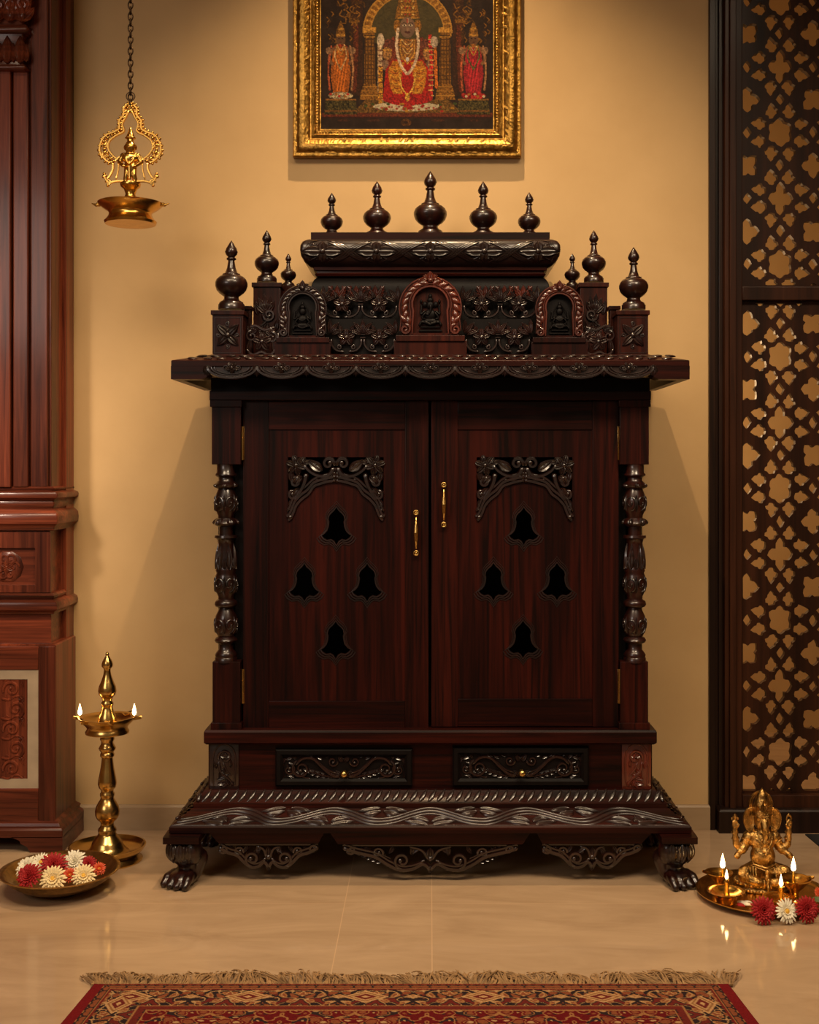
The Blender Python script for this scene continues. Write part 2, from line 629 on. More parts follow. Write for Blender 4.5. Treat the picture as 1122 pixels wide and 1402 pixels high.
def acanthus(bm, S, u, v, ang, L, W, bend=40, h=2.4, w0=0.0, lobes=4, side=0):
    """curved leaf spray: a spine with lobes on both sides"""
    a = math.radians(ang)
    x, y = u, v
    pts = [(x, y)]
    n = lobes + 1
    for i in range(n):
        aa = a + math.radians(bend) * i / n
        x += math.cos(aa) * L / n
        y -= math.sin(aa) * L / n
        pts.append((x, y))
        if i < n - 1:
            k = 1 - 0.5 * i / n
            if side >= 0:
                leaf(bm, S, x, y, math.degrees(aa) + 48, W * k, W * 0.45 * k, h, -35, w0, n=4)
            if side <= 0:
                leaf(bm, S, x, y, math.degrees(aa) - 48, W * k, W * 0.45 * k, h, 35, w0, n=4)
    ridge(bm, S, pts, max(1.1, W * 0.12), 0.8, w0 + 0.6 * PXM)
    leaf(bm, S, pts[-2][0], pts[-2][1], ang + bend, L / n * 1.6, W * 0.5, h, bend * 0.3, w0, n=4)


# ------------------------------------------------------------------ blobs for cast and carved figures
def blob(bm, c, r, rot=None, seg=16):
    mm = Matrix.Translation(Vector(c))
    if rot:
        from mathutils import Euler
        mm = mm @ Euler(rot).to_matrix().to_4x4()
    rr = r if isinstance(r, (tuple, list)) else (r, r, r)
    mm = mm @ Matrix.Diagonal((*rr, 1))
    bmesh.ops.create_uvsphere(bm, u_segments=seg, v_segments=max(6, seg // 2), radius=1, matrix=mm)


def limb(bm, p0, p1, r0, r1, seg=12):
    p0, p1 = Vector(p0), Vector(p1)
    d = p1 - p0
    q = d.to_track_quat('Z', 'Y').to_matrix()
    rings = []
    for p, r in ((p0, r0), (p1, r1)):
        rings.append([bm.verts.new(p + q @ Vector((r * math.cos(2 * PI * k / seg), r * math.sin(2 * PI * k / seg), 0))) for k in range(seg)])
    for k in range(seg):
        j = (k + 1) % seg
        bm.faces.new((rings[0][k], rings[0][j], rings[1][j], rings[1][k]))
    bm.faces.new(rings[0][::-1])
    bm.faces.new(rings[1])
    blob(bm, p0, r0, seg=seg)
    blob(bm, p1, r1, seg=seg)


def chain_limb(bm, pts, rs, seg=10):
    for i in range(len(pts) - 1):
        limb(bm, pts[i], pts[i + 1], rs[i], rs[i + 1], seg)


def torus(bm, c, R, r, axis='z', seg=28, k=8, sq=1.0, rot=None):
    vs = []
    for i in range(seg):
        a = 2 * PI * i / seg
        row = []
        for j in range(k):
            b = 2 * PI * j / k
            x, y, z = (R + r * math.cos(b)) * math.cos(a), (R + r * math.cos(b)) * math.sin(a) * sq, r * math.sin(b)
            v = Vector((x, y, z))
            if axis == 'y':
                v = Vector((x, z, y))
            elif axis == 'x':
                v = Vector((z, x, y))
            if rot:
                v = rot @ v
            row.append(bm.verts.new(Vector(c) + v))
        vs.append(row)
    for i in range(seg):
        for j in range(k):
            bm.faces.new((vs[i][j], vs[(i + 1) % seg][j], vs[(i + 1) % seg][(j + 1) % k], vs[i][(j + 1) % k]))


def fuse(bm, voxel, smooth=2):
    """melt overlapping lumps of a bmesh into one continuous surface"""
    bmesh.ops.recalc_face_normals(bm, faces=bm.faces)
    me = bpy.data.meshes.new('tmp')
    bm.to_mesh(me)
    bm.free()
    o = bpy.data.objects.new('tmp', me)
    COL.objects.link(o)
    md = o.modifiers.new('r', 'REMESH')
    md.mode = 'VOXEL'
    md.voxel_size = voxel
    md.use_smooth_shade = True
    if smooth:
        s = o.modifiers.new('s', 'SMOOTH')
        s.iterations = smooth
        s.factor = 0.5
    dg = bpy.context.evaluated_depsgraph_get()
    dg.update()
    ev = o.evaluated_get(dg)
    out = bmesh.new()
    m2 = ev.to_mesh()
    out.from_mesh(m2)
    ev.to_mesh_clear()
    bpy.data.objects.remove(o)
    bpy.data.meshes.remove(me)
    return out

# =================================================================== THE SETTING
CEIL = 3.7
bm = bmesh.new(); box(bm, -3.2, 3.2, -5.2, 1.6, -0.06, 0.0); struct('floor', bm, M['floor'])
bm = bmesh.new(); box(bm, -3.2, 3.2, -5.2, 1.6, CEIL, CEIL + 0.06)
M['ceiling'] = simple('painted_ceiling', (0.42, 0.31, 0.19), 0.9)
struct('ceiling', bm, M['ceiling'])
XR = X(973, 4.0)
bm = bmesh.new(); box(bm, -3.2, XR, 0.0, 0.16, 0.0, CEIL); struct('wall_back', bm, M['plaster'])
bm = bmesh.new(); box(bm, 0.2, 3.2, 1.45, 1.6, 0.0, CEIL); struct('wall_far', bm, M['plaster'])
bm = bmesh.new(); box(bm, -3.2, -3.05, -5.2, -0.0, 0.0, CEIL); struct('wall_left', bm, M['plaster'])
bm = bmesh.new(); box(bm, 3.05, 3.2, -5.2, 1.45, 0.0, CEIL); struct('wall_right', bm, M['plaster'])
# skirting with a slim bevelled top
bm = bmesh.new()
zs = Z(1101, 4.0)
prof = [(-0.018, 0.0), (-0.018, zs - 0.006), (-0.013, zs), (0.0, zs)]
for xa, xb in ((-1.15, XR - 0.004),):
    va = [bm.verts.new((xa, y, z)) for y, z in prof] + [bm.verts.new((xa, 0.0, 0.0))]
    vb = [bm.verts.new((xb, y, z)) for y, z in prof] + [bm.verts.new((xb, 0.0, 0.0))]
    n = len(va)
    for i in range(n):
        bm.faces.new((va[i], va[(i + 1) % n], vb[(i + 1) % n], vb[i]))
    bm.faces.new(va[::-1]); bm.faces.new(vb)
struct('baseboard_back', bm, M['skirting'])
# dark grooved jamb where the wall ends
bm = bmesh.new()
box(bm, XR - 0.006, XR + 0.014, -0.016, 0.14, 0.0, CEIL - 0.002, 0.002)
box(bm, XR + 0.014, XR + 0.026, 0.004, 0.14, 0.0, CEIL - 0.002)
box(bm, XR + 0.026, XR + 0.040, -0.006, 0.14, 0.0, CEIL - 0.002, 0.002)
struct('trim_1', bm, M['jali_dark'])

# =================================================================== LATTICE SCREEN
lat = thing('lattice_screen', (1.5, -0.01, 0.0), 'tall dark wooden lattice screen with star-pattern fretwork at the right edge', 'screen')
sx0 = XR + 0.040
fx0 = X(1015, 3.99)              # inner edge of the stile
fx1 = fx0 + 0.83
bm = bmesh.new()
zr0, zr1 = Z(1108, 3.96), Z(1087, 3.98)
# left stile in three steps, right stile
for a, b, y in ((sx0, sx0 + 0.014, -0.030), (sx0 + 0.014, fx0 - 0.022, -0.040), (fx0 - 0.022, fx0, -0.026)):
    box(bm, a, b, y, 0.05, 0.075, CEIL - 0.003, 0.002)
box(bm, fx1, fx1 + 0.07, -0.04, 0.05, 0.075, CEIL - 0.003, 0.003)
link_mesh('stile', bm, M['jali'], lat, angle=20)
bm = bmesh.new()
box(bm, fx0, fx1, -0.034, 0.045, Z(1108, 3.96), zr1, 0.003)
link_mesh('bottom_rail', bm, M['jali'], lat, angle=20)
bm = bmesh.new()
zm0, zm1 = Z(411, 3.97), Z(392, 3.97)
box(bm, fx0, fx1, -0.03, 0.045, zm0, zm1, 0.003)
link_mesh('middle_rail', bm, M['jali'], lat, angle=20)
bm = bmesh.new()
rb = X(985, 3.95)
rect_loft(bm, (rb + fx1 + 0.1) / 2, 0.0, (fx1 + 0.1 - rb) / 2, 0.052, [(0, 0.0), (0, 0.068), (-0.004, 0.074), (-0.012, 0.078)])
link_mesh('base_block', bm, M['jali_dark'], lat, angle=20)


def star_hole(cx, cz, r, n=4, pinch=0.35, rot=0.0, sx=1.0, sz=1.0, k=24, foil=0.0):
    pts = []
    for i in range(k):
        a = 2 * PI * i / k
        c = abs(math.cos(n * a / 2))
        rr = r * (1 - pinch * (1 - c ** 1.3)) * (1 + foil * math.cos(3 * n * a))
        x, z = rr * math.cos(a), rr * math.sin(a)
        pts.append((cx + (x * math.cos(rot) - z * math.sin(rot)) * sx, cz + (x * math.sin(rot) + z * math.cos(rot)) * sz))
    return pts


def petal_hole(cx, cz, ang, L, W):
    """kite with small cusps, pointing along ang"""
    base = [(-0.55, 0), (-0.50, 0.22), (-0.30, 0.30), (-0.20, 0.50), (0.03, 0.46), (0.12, 0.30), (0.30, 0.27), (0.60, 0.0)]
    pts = base + [(x, -y) for x, y in base[-2:0:-1]]
    c, s = math.cos(ang), math.sin(ang)
    return [(cx + (x * L) * c - (y * W) * s, cz + (x * L) * s + (y * W) * c) for x, y in pts]


def fret_panel(bm, z_lo, z_hi, x_lo, x_hi, T, zph, y0, y1):
    from mathutils.geometry import delaunay_2d_cdt
    nx, nz = int((x_hi - x_lo) / T) + 3, int((z_hi - z_lo) / T) + 3
    xo, zo = x_lo + 0.60 * T, z_lo + zph * T
    holes = []
    for i in range(-1, nx):
        for j in range(-1, nz):
            cx, cz = xo + i * T, zo + j * T
            odd = (i + j) % 2
            if odd:
                H_ = [star_hole(cx, cz, T * 0.225, 4, 0.44, 0, 0.84, 1.12, 24, 0.03)]
            else:
                H_ = [star_hole(cx, cz, T * 0.215, 6, 0.16, PI / 6, 0.86, 1.02, 24, 0.03)]
            H_.append(star_hole(cx + T / 2, cz + T / 2, T * 0.185, 4, 0.36, 0 if odd else PI / 4, 1.0, 1.05, 24, 0.03))
            for k in range(8):
                a = PI / 8 + k * PI / 4
                H_.append(petal_hole(cx + T * 0.352 * math.cos(a), cz + T * 0.352 * math.sin(a), a + (0.30 if k % 2 else -0.30), T * 0.207, T * 0.205))
            for dx, dz in ((0.5, 0), (0, 0.5)):
                H_.append(star_hole(cx + T * dx, cz + T * dz, T * 0.078, 4, 0.35, 0, 0.85, 1.2, 12))
            holes += H_
    m = 0.007
    verts = [Vector((x, z)) for x, z in ((x_lo, z_lo), (x_hi, z_lo), (x_hi, z_hi), (x_lo, z_hi))]
    edges = [(0, 1), (1, 2), (2, 3), (3, 0)]
    polys = []

    def inside(px_, pz_, h):
        q = h[4]
        c = False
        for i in range(len(q)):
            a, b = q[i], q[i - 1]
            if (a.y > pz_) != (b.y > pz_) and px_ < (b.x - a.x) * (pz_ - a.y) / (b.y - a.y) + a.x:
                c = not c
        return c
    for h in holes:
        h = [(x + 0.0045 * noise.noise((x * 22, z * 22, 0.3)) + 0.002 * noise.noise((x * 90, z * 90, 4)), z + 0.0045 * noise.noise((x * 22, z * 22, 7.1)) + 0.002 * noise.noise((x * 90, z * 90, 9))) for x, z in h]
        xs, zs_ = [p[0] for p in h], [p[1] for p in h]
        if max(xs) < x_lo + m + .006 or min(xs) > x_hi - m - .006 or max(zs_) < z_lo + m + .006 or min(zs_) > z_hi - m - .006:
            continue
        n0 = len(verts)
        verts += [Vector((min(max(x, x_lo + m), x_hi - m), min(max(z, z_lo + m), z_hi - m))) for x, z in h]
        q = verts[n0:]
        xs, zs_ = [p.x for p in q], [p.y for p in q]
        polys.append((min(xs), max(xs), min(zs_), max(zs_), q))
        edges += [(n0 + i, n0 + (i + 1) % len(q)) for i in range(len(q))]
    co, _, fs, _, _, of = delaunay_2d_cdt(verts, edges, [], 0, 1e-5)
    front = [bm.verts.new((c.x, y0, c.y)) for c in co]
    back = [bm.verts.new((c.x, y1, c.y)) for c in co]
    use = {}
    for f, src in zip(fs, of):
        gx_ = sum(co[i].x for i in f) / len(f)
        gz_ = sum(co[i].y for i in f) / len(f)
        if len(f) < 3 or any(inside(gx_, gz_, h) for h in polys if h[0] < gx_ < h[1] and h[2] < gz_ < h[3]):
            continue
        bm.faces.new([front[i] for i in f])
        bm.faces.new([back[i] for i in reversed(f)])
        for k in range(len(f)):
            e = (f[k], f[(k + 1) % len(f)])
            if (e[1], e[0]) in use:
                del use[(e[1], e[0])]
            else:
                use[e] = 1
    for a, b in use:
        bm.faces.new((front[b], front[a], back[a], back[b]))
    bmesh.ops.delete(bm, geom=[v for v in bm.verts if not v.link_faces], context='VERTS')


T = 0.212
for (za, zb, ph) in ((zr1, zm0, 0.62), (zm1, CEIL - 0.01, 0.35)):
    bm = bmesh.new()
    fret_panel(bm, za, zb, fx0, fx1, T, ph, -0.008, 0.014)
    link_mesh('fretwork_panel', bm, M['jali'], lat, smooth=False)
# thin dark sheet on the floor whose corner shows beyond the screen base
bm = bmesh.new()
mx0, md0, md1 = X(1105, 3.93), 3.93, 3.50
v = [bm.verts.new(p) for p in ((X(1103, 3.93), Yd(3.93), 0.004), (1.9, Yd(3.93), 0.004), (1.9, Yd(3.45), 0.004), (X(1160, 3.60), Yd(3.55), 0.004))]
v2 = [bm.verts.new((p.co.x, p.co.y, 0.0005)) for p in v]
bm.faces.new(v); bm.faces.new(v2[::-1])
for i in range(4):
    bm.faces.new((v[i], v[(i + 1) % 4], v2[(i + 1) % 4], v2[i]))
tag(link_mesh('floor_sheet', bm, M['sheet_black'], smooth=False), 'corner of a thin black sheet on the marble floor by the lattice screen base', 'mat')

# =================================================================== LEFT CARVED PILLAR
pil = thing('carved_pillar', (-1.38, -0.12, 0.0), 'tall reddish carved wooden pillar on a pedestal at the left edge', 'pillar')
PC = -1.40                                      # its centre line
hxp = PC * -1 - 1.139
bm = bmesh.new()
z0, z1 = Z(1124, 3.78), Z(884, 3.78)
hy_ = 0.105
cyp = Yd(3.78) + hy_
rect_loft(bm, PC, cyp, hxp, hy_, [(0, z0 - 0.01), (0, z1), (-0.004, z1 + 0.004), (-0.012, z1 + 0.006)])
link_mesh('pedestal', bm, M['teak'], pil, angle=20)
bm = bmesh.new()     # raised frame of the pedestal front
yf = Yd(3.775)
fxr = -1.139
ox = X(53, 3.78)
for a, b, c, d in ((ox, fxr + 0.0, z0, z1), (2 * PC - fxr, 2 * PC - ox, z0, z1)):
    box(bm, a, b - 0.001, yf, yf + 0.02, c, d - 0.002, 0.002)
link_mesh('frame_stile', bm, M['teak'], pil, angle=20)
bm = bmesh.new()
for c, d in ((z0, Z(1079, 3.78)), (Z(917, 3.78), z1 - 0.002)):
    box(bm, 2 * PC - ox, ox, yf, yf + 0.02, c, d, 0.002)
link_mesh('frame_rail', bm, M['teak_h'], pil, angle=20)
bm = bmesh.new()
ix = X(38, 3.78)
za, zb = Z(1079, 3.78), Z(917, 3.78)
zc, zd = Z(1066, 3.78), Z(930, 3.78)
plate(bm, [[(2 * PC - ox, za), (ox, za), (ox, zb), (2 * PC - ox, zb)], [(2 * PC - ix, zc), (ix, zc), (ix, zd), (2 * PC - ix, zd)]], yf + 0.003, yf + 0.02)
o = link_mesh('stone_inlay', bm, M['marble_inlay'], pil, smooth=False)
o['label'] = 'pale stone border'
bm = bmesh.new()
box(bm, 2 * PC - ix + 0.003, ix - 0.003, yf + 0.007, yf + 0.02, zc + 0.003, zd - 0.003, 0.002)
S = lambda u, v, w: Vector((X(u, 3.78), yf + 0.007 - w, Z(v, 3.78)))
rng = random.Random(3)
cxp = VX + PC * FPX / 3.78
for m_ in (1, -1):
    S2 = S if m_ == 1 else (lambda u, v, w: Vector((X(2 * cxp - u, 3.78), yf + 0.007 - w, Z(v, 3.78))))
    for k in range(5):
        vy = 944 + k * 27
        spiral(bm, S2, 16 + 6 * (k % 2), vy, 12, 2.5, 200 + 90 * (k % 2), 1.2, 2.6, 1.6, w0=0.002, cw=1 if k % 2 else -1)
        acanthus(bm, S2, 8, vy + 8, 30 - 60 * (k % 2), 22, 8, 50, 2.2)
        leaf(bm, S2, 26, vy - 6, 60, 11, 5, 2); leaf(bm, S2, 24, vy + 8, -40, 11, 5, 2)
        spiral(bm, S2, -14, vy, 12, 2, 20, 1.2, 1.7, 1.1)
        acanthus(bm, S2, -30, vy, 100, 24, 9, -60, 2.2)
        ridge(bm, S2, [(2, vy + 12), (12, vy + 14), (22, vy + 9), (31, vy + 13)], 1.8, 1.4, w0=0.002)
        blossom(bm, S2, 30, vy + 13, 6, 5, 5, 2, w0=0.001); leaf(bm, S2, 4, vy - 10, 50, 12, 6, 2); leaf(bm, S2, 32, vy - 2, 110, 12, 6, 2)
o = link_mesh('carved_panel', bm, M['teak'], pil, angle=40)
bm = bmesh.new()
# ogee base with a cut-out between the feet
hb = hxp + 0.028
rect_loft(bm, PC, cyp, hxp, hy_, [(0.028, 0.045), (0.028, z0 - 0.022), (0.024, z0 - 0.016), (0.016, z0 - 0.012), (0.012, z0 - 0.004), (0.004, z0 + 0.002), (0.0, z0 + 0.006)])
zt = 0.047
foot_r = X(40, 3.74)
yb0 = cyp - hy_ - 0.028
for sgn in (1, -1):
    cut = [(foot_r, 0.0), (foot_r - 0.012, 0.018), (foot_r - 0.030, 0.026), (foot_r - 0.034, 0.036), (foot_r - 0.06, zt)]
    ol = [(PC + hb, 0.0), (PC + hb, zt)] + [(x, z) for x, z in cut[::-1]]
    if sgn < 0:
        ol = [(2 * PC - x, z) for x, z in ol]
    plate(bm, [ol], yb0, yb0 + 0.03)
    xa = PC + sgn * hb
    box(bm, min(xa, xa - sgn * 0.03), max(xa, xa - sgn * 0.03), yb0 + 0.03, cyp + hy_, 0.0, zt)
link_mesh('base_moulding', bm, M['teak_h'], pil, angle=20)
# column on the pedestal: slab, ring, carved block, rings
DC = 3.80
hc = -X(70, DC) * -1 - PC * 1
hc = X(70, DC) - PC
hyc = 0.095
cyc = Yd(DC) + hyc
bm = bmesh.new()
rect_loft(bm, PC, cyc, hc, hyc, [(0, z1 + 0.004), (0, Z(841, DC)), (-0.006, Z(840, DC))])
link_mesh('plinth_block', bm, M['teak_h'], pil, angle=20)
bm = bmesh.new()
def ringprof(ya, yb, off):
    za_, zb_ = Z(yb, DC), Z(ya, DC)
    h = zb_ - za_
    return [(0.0, za_), (off * 0.45, za_ + 0.03 * h), (off * 0.55, za_ + 0.14 * h), (off * 0.95, za_ + 0.24 * h), (off, za_ + 0.42 * h), (off * 0.9, za_ + 0.58 * h), (off * 0.5, za_ + 0.68 * h), (off * 0.3, za_ + 0.72 * h), (off * 0.45, za_ + 0.8 * h), (off * 0.5, za_ + 0.9 * h), (off * 0.3, za_ + h), (-0.01, za_ + h)]
rect_loft(bm, PC, cyc, hc, hyc, ringprof(812, 841, 0.026), 0.004)
for sgn in (1, -1):
    pass
link_mesh('lower_ring', bm, M['teak_h'], pil, angle=40)
bm = bmesh.new()
rect_loft(bm, PC, cyc, hc - 0.006, hyc - 0.004, [(0, Z(812, DC)), (0, Z(727, DC))])
yq = cyc - hyc
link_mesh('carved_block', bm, M['teak_h'], pil, angle=20)
bm = bmesh.new()
bx1 = X(49, DC)
plate(bm, [[(2 * PC - (PC + hc), Z(811, DC)), (PC + hc, Z(811, DC)), (PC + hc, Z(728, DC)), (2 * PC - (PC + hc), Z(728, DC))],
           [(2 * PC - bx1, Z(801, DC)), (bx1, Z(801, DC)), (bx1, Z(750, DC)), (2 * PC - bx1, Z(750, DC))]], yq - 0.006, yq + 0.004)
link_mesh('block_frame', bm, M['teak'], pil, smooth=False)
bm = bmesh.new()
S = lambda u, v, w: Vector((X(u, DC), yq + 0.003 - w, Z(v, DC)))
for cxo in (10, 2 * cxp - 10):
    knob(bm, S, cxo, 776, 22, 3, 0)
    for k in range(6):
        spiral(bm, S, cxo + 9 * math.cos(k * PI / 3), 776 + 12 * math.sin(k * PI / 3), 8, 1.5, k * 60, 1.0, 1.8, 1.0, w0=0.005)
    blossom(bm, S, cxo, 776, 9, 6, w0=0.006)
link_mesh('oval_carving', bm, M['teak'], pil, angle=40)
bm = bmesh.new()
rect_loft(bm, PC, cyc, hc, hyc, ringprof(684, 727, 0.028), 0.004)
rect_loft(bm, PC, cyc, hc, hyc, ringprof(666, 686, 0.028), 0.004)
link_mesh('upper_ring', bm, M['teak_h'], pil, angle=40)
# shaft: a fluted front and square sides
bm = bmesh.new()
zsh0, zsh1 = Z(668, DC), CEIL - 0.004
rect_loft(bm, PC, cyc, hc, hyc - 0.002, [(0, zsh0), (0, zsh1)])
link_mesh('shaft', bm, M['teak'], pil, angle=20)
bm = bmesh.new()
xs = [-30, -4, 17, 42]
for a, b, pr in ((-75, -47, .010), (-45, -22, .016), (-20, 18, .024), (20, 41, .016), (43, 67, .010)):
    xa, xb = X(a, DC), X(b, DC)
    box(bm, xa, xb, yq - pr, yq + 0.004, zsh0 + 0.002, Z(100, DC) if pr > 0.012 else zsh1, 0.004)
link_mesh('fluting', bm, M['teak'], pil, angle=20)
# capital
bm = bmesh.new()
hcap = X(44, DC - .03) - X(-20, DC - .03)
ccap = X(-20, DC)
def capring(y0_, y1_, hwpx, bulge):
    za_, zb_ = Z(y1_, DC), Z(y0_, DC)
    hw = (hwpx) * DC / FPX
    rect_loft(bm, ccap, yq - 0.005, hw, 0.035, [(0, za_), (bulge, za_ + (zb_ - za_) * .3), (bulge, za_ + (zb_ - za_) * .6), (0, zb_)], 0.006, 4)
capring(94, 101, 60, 0.003)
rect_loft(bm, ccap, yq - 0.002, 57 * DC / FPX, 0.032, [(0, Z(95, DC)), (-0.006, Z(70, DC)), (0.002, Z(50, DC))], 0.006, 4)
capring(40, 52, 62, 0.006)
rect_loft(bm, ccap, yq - 0.005, 60 * DC / FPX, 0.035, [(-0.01, Z(40, DC)), (0.0, Z(28, DC)), (0.018, Z(8, DC)), (0.03, Z(-22, DC)), (0.03, Z(-40, DC)), (0, Z(-42, DC))], 0.006, 4)
SC1 = lambda u, v, w: Vector((X(u, DC), yq - 0.036 - w, Z(v, DC)))
for k in range(7):
    u = -72 + k * 17.5
    leaf(bm, SC1, u, 92, 90, 38, 15, 3.4, 0)
    leaf(bm, SC1, u + 8, 90, 90, 26, 8, 3.4, 0)
    knob(bm, SC1, u, 62, 3)
SC2 = lambda u, v, w: Vector((X(u, DC), yq - 0.045 - w - max(0, 30 - v) * 0.0006, Z(v, DC)))
for k in range(8):
    u = -76 + k * 16
    leaf(bm, SC2, u, 38, 90, 34, 18, 6, 25 if k % 2 else -25)
    spiral(bm, SC2, u + 4, 16, 9, 2, 0, 1.2, 2.6, 1.6, w0=0.006, cw=1 if k % 2 else -1)
    leaf(bm, SC2, u + 8, 10, 90, 34, 16, 6)
    knob(bm, SC2, u + 2, 30, 5, w0=0.004)
for k in range(4):
    leaf(bm, SC2, 34, 34 - k * 8, 20 + 12 * k, 26, 12, 6, 30)
link_mesh('capital', bm, M['teak_h'], pil, angle=50)
# backing pilaster against the wall
bm = bmesh.new()
xbp = X(101, 3.99)
box(bm, 2 * PC - xbp, xbp - 0.002, -0.085, -0.001, 0.03, CEIL - 0.004, 0.003)
box(bm, 2 * PC - xbp + .02, xbp - 0.024, -0.10, -0.08, z1 + 0.01, CEIL - 0.004, 0.003)
link_mesh('backing_pilaster', bm, M['teak'], pil, angle=20)

# =================================================================== SHRINE CABINET
CX = 589.5
cab = thing('shrine_cabinet', (0.0, -0.30, 0.0), 'large dark rosewood shrine cabinet with carved domed top, two doors, two drawers and lion-paw feet', 'cabinet')
RW, RH, CV, CR, BK = M['rosewood'], M['rosewood_h'], M['carved'], M['carved_red'], M['ebony']
YBACK = Yd(3.965)


def part(name, bm, mat, parent=cab, **k):
    k.setdefault('angle', 20)
    return link_mesh(name, bm, mat, parent, **k)


def FX(px, D, mir=False):
    return X(2 * CX - px if mir else px, D)


def sbox(bm, px0, px1, py0, py1, D0, D1, bev=0.0, mir=False):
    if mir:
        px0, px1 = 2 * CX - px1, 2 * CX - px0
    pbox(bm, px0, px1, py0, py1, D0, D1, bev)


# ---- plinth: fascia, carved slope, step, rope moulding
Dp = 3.45
xc = X(CX, Dp)
hwp = (948 - 232) / 2 * Dp / FPX
zb0, zb1 = Z(1141, Dp), Z(1133, Dp)
Ds = 3.525
zs1 = Z(1106, Ds)
hws = 325 * Ds / FPX
ycp = (Yd(Dp) + YBACK) / 2
hyp = (YBACK - Yd(Dp)) / 2
dx = hwp - hws
bm = bmesh.new()
v0 = []
def ring_(hw, yf, yb, z):
    return [bm.verts.new(p) for p in ((xc - hw, yf, z), (xc + hw, yf, z), (xc + hw, yb, z), (xc - hw, yb, z))]
yb_ = YBACK
rs = [ring_(hwp, Yd(Dp), yb_, zb0), ring_(hwp, Yd(Dp), yb_, zb1), ring_(hwp - 0.003, Yd(Dp) + .003, yb_, zb1 + 0.003), ring_(hws, Yd(Ds), yb_, zs1)]
for a, b in zip(rs, rs[1:]):
    for i in range(4):
        bm.faces.new((a[i], a[(i + 1) % 4], b[(i + 1) % 4], b[i]))
bm.faces.new(rs[0][::-1]); bm.faces.new(rs[-1])
part('plinth', bm, RH, smooth=False)

bm = bmesh.new()
# wave scroll on the sloping front
def Sslope(u, v, w):       # u photo px, v 0 (bottom) .. 27 (top, px)
    t = v / 27.0
    D = Dp + 0.003 + (Ds - Dp) * t
    z = zb1 + 0.003 + (zs1 - zb1) * t
    return Vector((X(CX, Dp) + (u - CX) * (Dp) / FPX * (1 - t * (dx - 0.0) / hwp), Yd(D) - w * 0.4, z + w * 0.9))
Sf = lambda u, v, w: Sslope(u, 27 - v, w)
U0, U1 = 236, 943
per = 707 / 5.0
def wave(u): return 13.5 - 7.5 * math.cos(2 * PI * (u - CX) / per)
for off, r in ((-4.0, 1.5), (0, 2.0), (4.0, 1.5)):
    pts = [(u, wave(u) + off) for u in np.linspace(U0, U1, 110)]
    ridge(bm, Sf, pts, r, r, smooth=False)
for k in range(-3, 4):
    for m_ in (1, -1):
        u = CX + k * per
        if abs(u - CX) > 320: continue
        # pocket under the crest
        leaf(bm, Sf, u + m_ * 2, 21, 25 if m_ > 0 else 155, 26, 7, 2.2, 30 * -m_)
        leaf(bm, Sf, u + m_ * 4, 25, 8 if m_ > 0 else 172, 34, 6, 2.0, 0)
        spiral(bm, Sf, u + m_ * 14, 17, 5, 1, 90, 1.0, 1.3, 0.9, cw=m_)
    u = CX + (k + .5) * per
    if abs(u - CX) < 350:
        for m_ in (1, -1):
            leaf(bm, Sf, u + m_ * 2, 7, -25 if m_ > 0 else -155, 26, 7, 2.2, 30 * m_)
            leaf(bm, Sf, u + m_ * 4, 2.5, -8 if m_ > 0 else -172, 34, 6, 2.0)
            spiral(bm, Sf, u + m_ * 14, 9, 5, 1, -90, 1.0, 1.3, 0.9, cw=-m_)
ridge(bm, Sf, [(U0 - 2, 26), (U1 + 2, 26)], 1.3, smooth=False)
ridge(bm, Sf, [(U0 + 18, 1), (U1 - 18, 1)], 1.2, smooth=False)
# the same carving on the two side slopes
for m_ in (1, -1):
    def Sside(u, v, w, m_=m_):      # u 0..1 from front to back, v 0 bottom..27 top
        t = v / 27.0
        x = xc + m_ * (hwp - 0.003 - (dx) * t)
        y = (Yd(Dp) + 0.01 + (Ds - Dp) * t) + u * (YBACK - Yd(Dp) - 0.02 - (Ds - Dp) * t)
        return Vector((x + m_ * w * 0.5, y, zb1 + 0.003 + (zs1 - zb1) * t + w * 0.85))
    for off, r in ((-4, 1.5), (0, 2), (4, 1.5)):
        pts = [(u, 13.5 + 7 * math.cos(2 * PI * u * 2.4) + off) for u in np.linspace(0, 1, 50)]
        n = len(pts)
        P = [Sside(u, v, 0.001) for u, v in pts]
        for a, b in zip(P, P[1:]):
            pass
        rings = []
        for i, p in enumerate(P):
            t = (P[min(n - 1, i + 1)] - P[max(0, i - 1)]).normalized()
            q = t.to_track_quat('Z', 'Y').to_matrix()
            rings.append([bm.verts.new(p + q @ Vector((r * PXM * math.cos(k * PI / 3), r * PXM * math.sin(k * PI / 3), 0))) for k in range(6)])
        for a, b in zip(rings, rings[1:]):
            for k in range(6):
                bm.faces.new((a[k], a[(k + 1) % 6], b[(k + 1) % 6], b[k]))
    for k in range(10):
        c = Sside(0.05 + k * 0.1, 20 if k % 2 else 7, 0.0015)
        blob(bm, c, (0.006, 0.014, 0.005), (0, 0, (0.5 if k % 2 else -0.5)), 8)
part('scroll_border', bm, M['carved_soft'], angle=60)

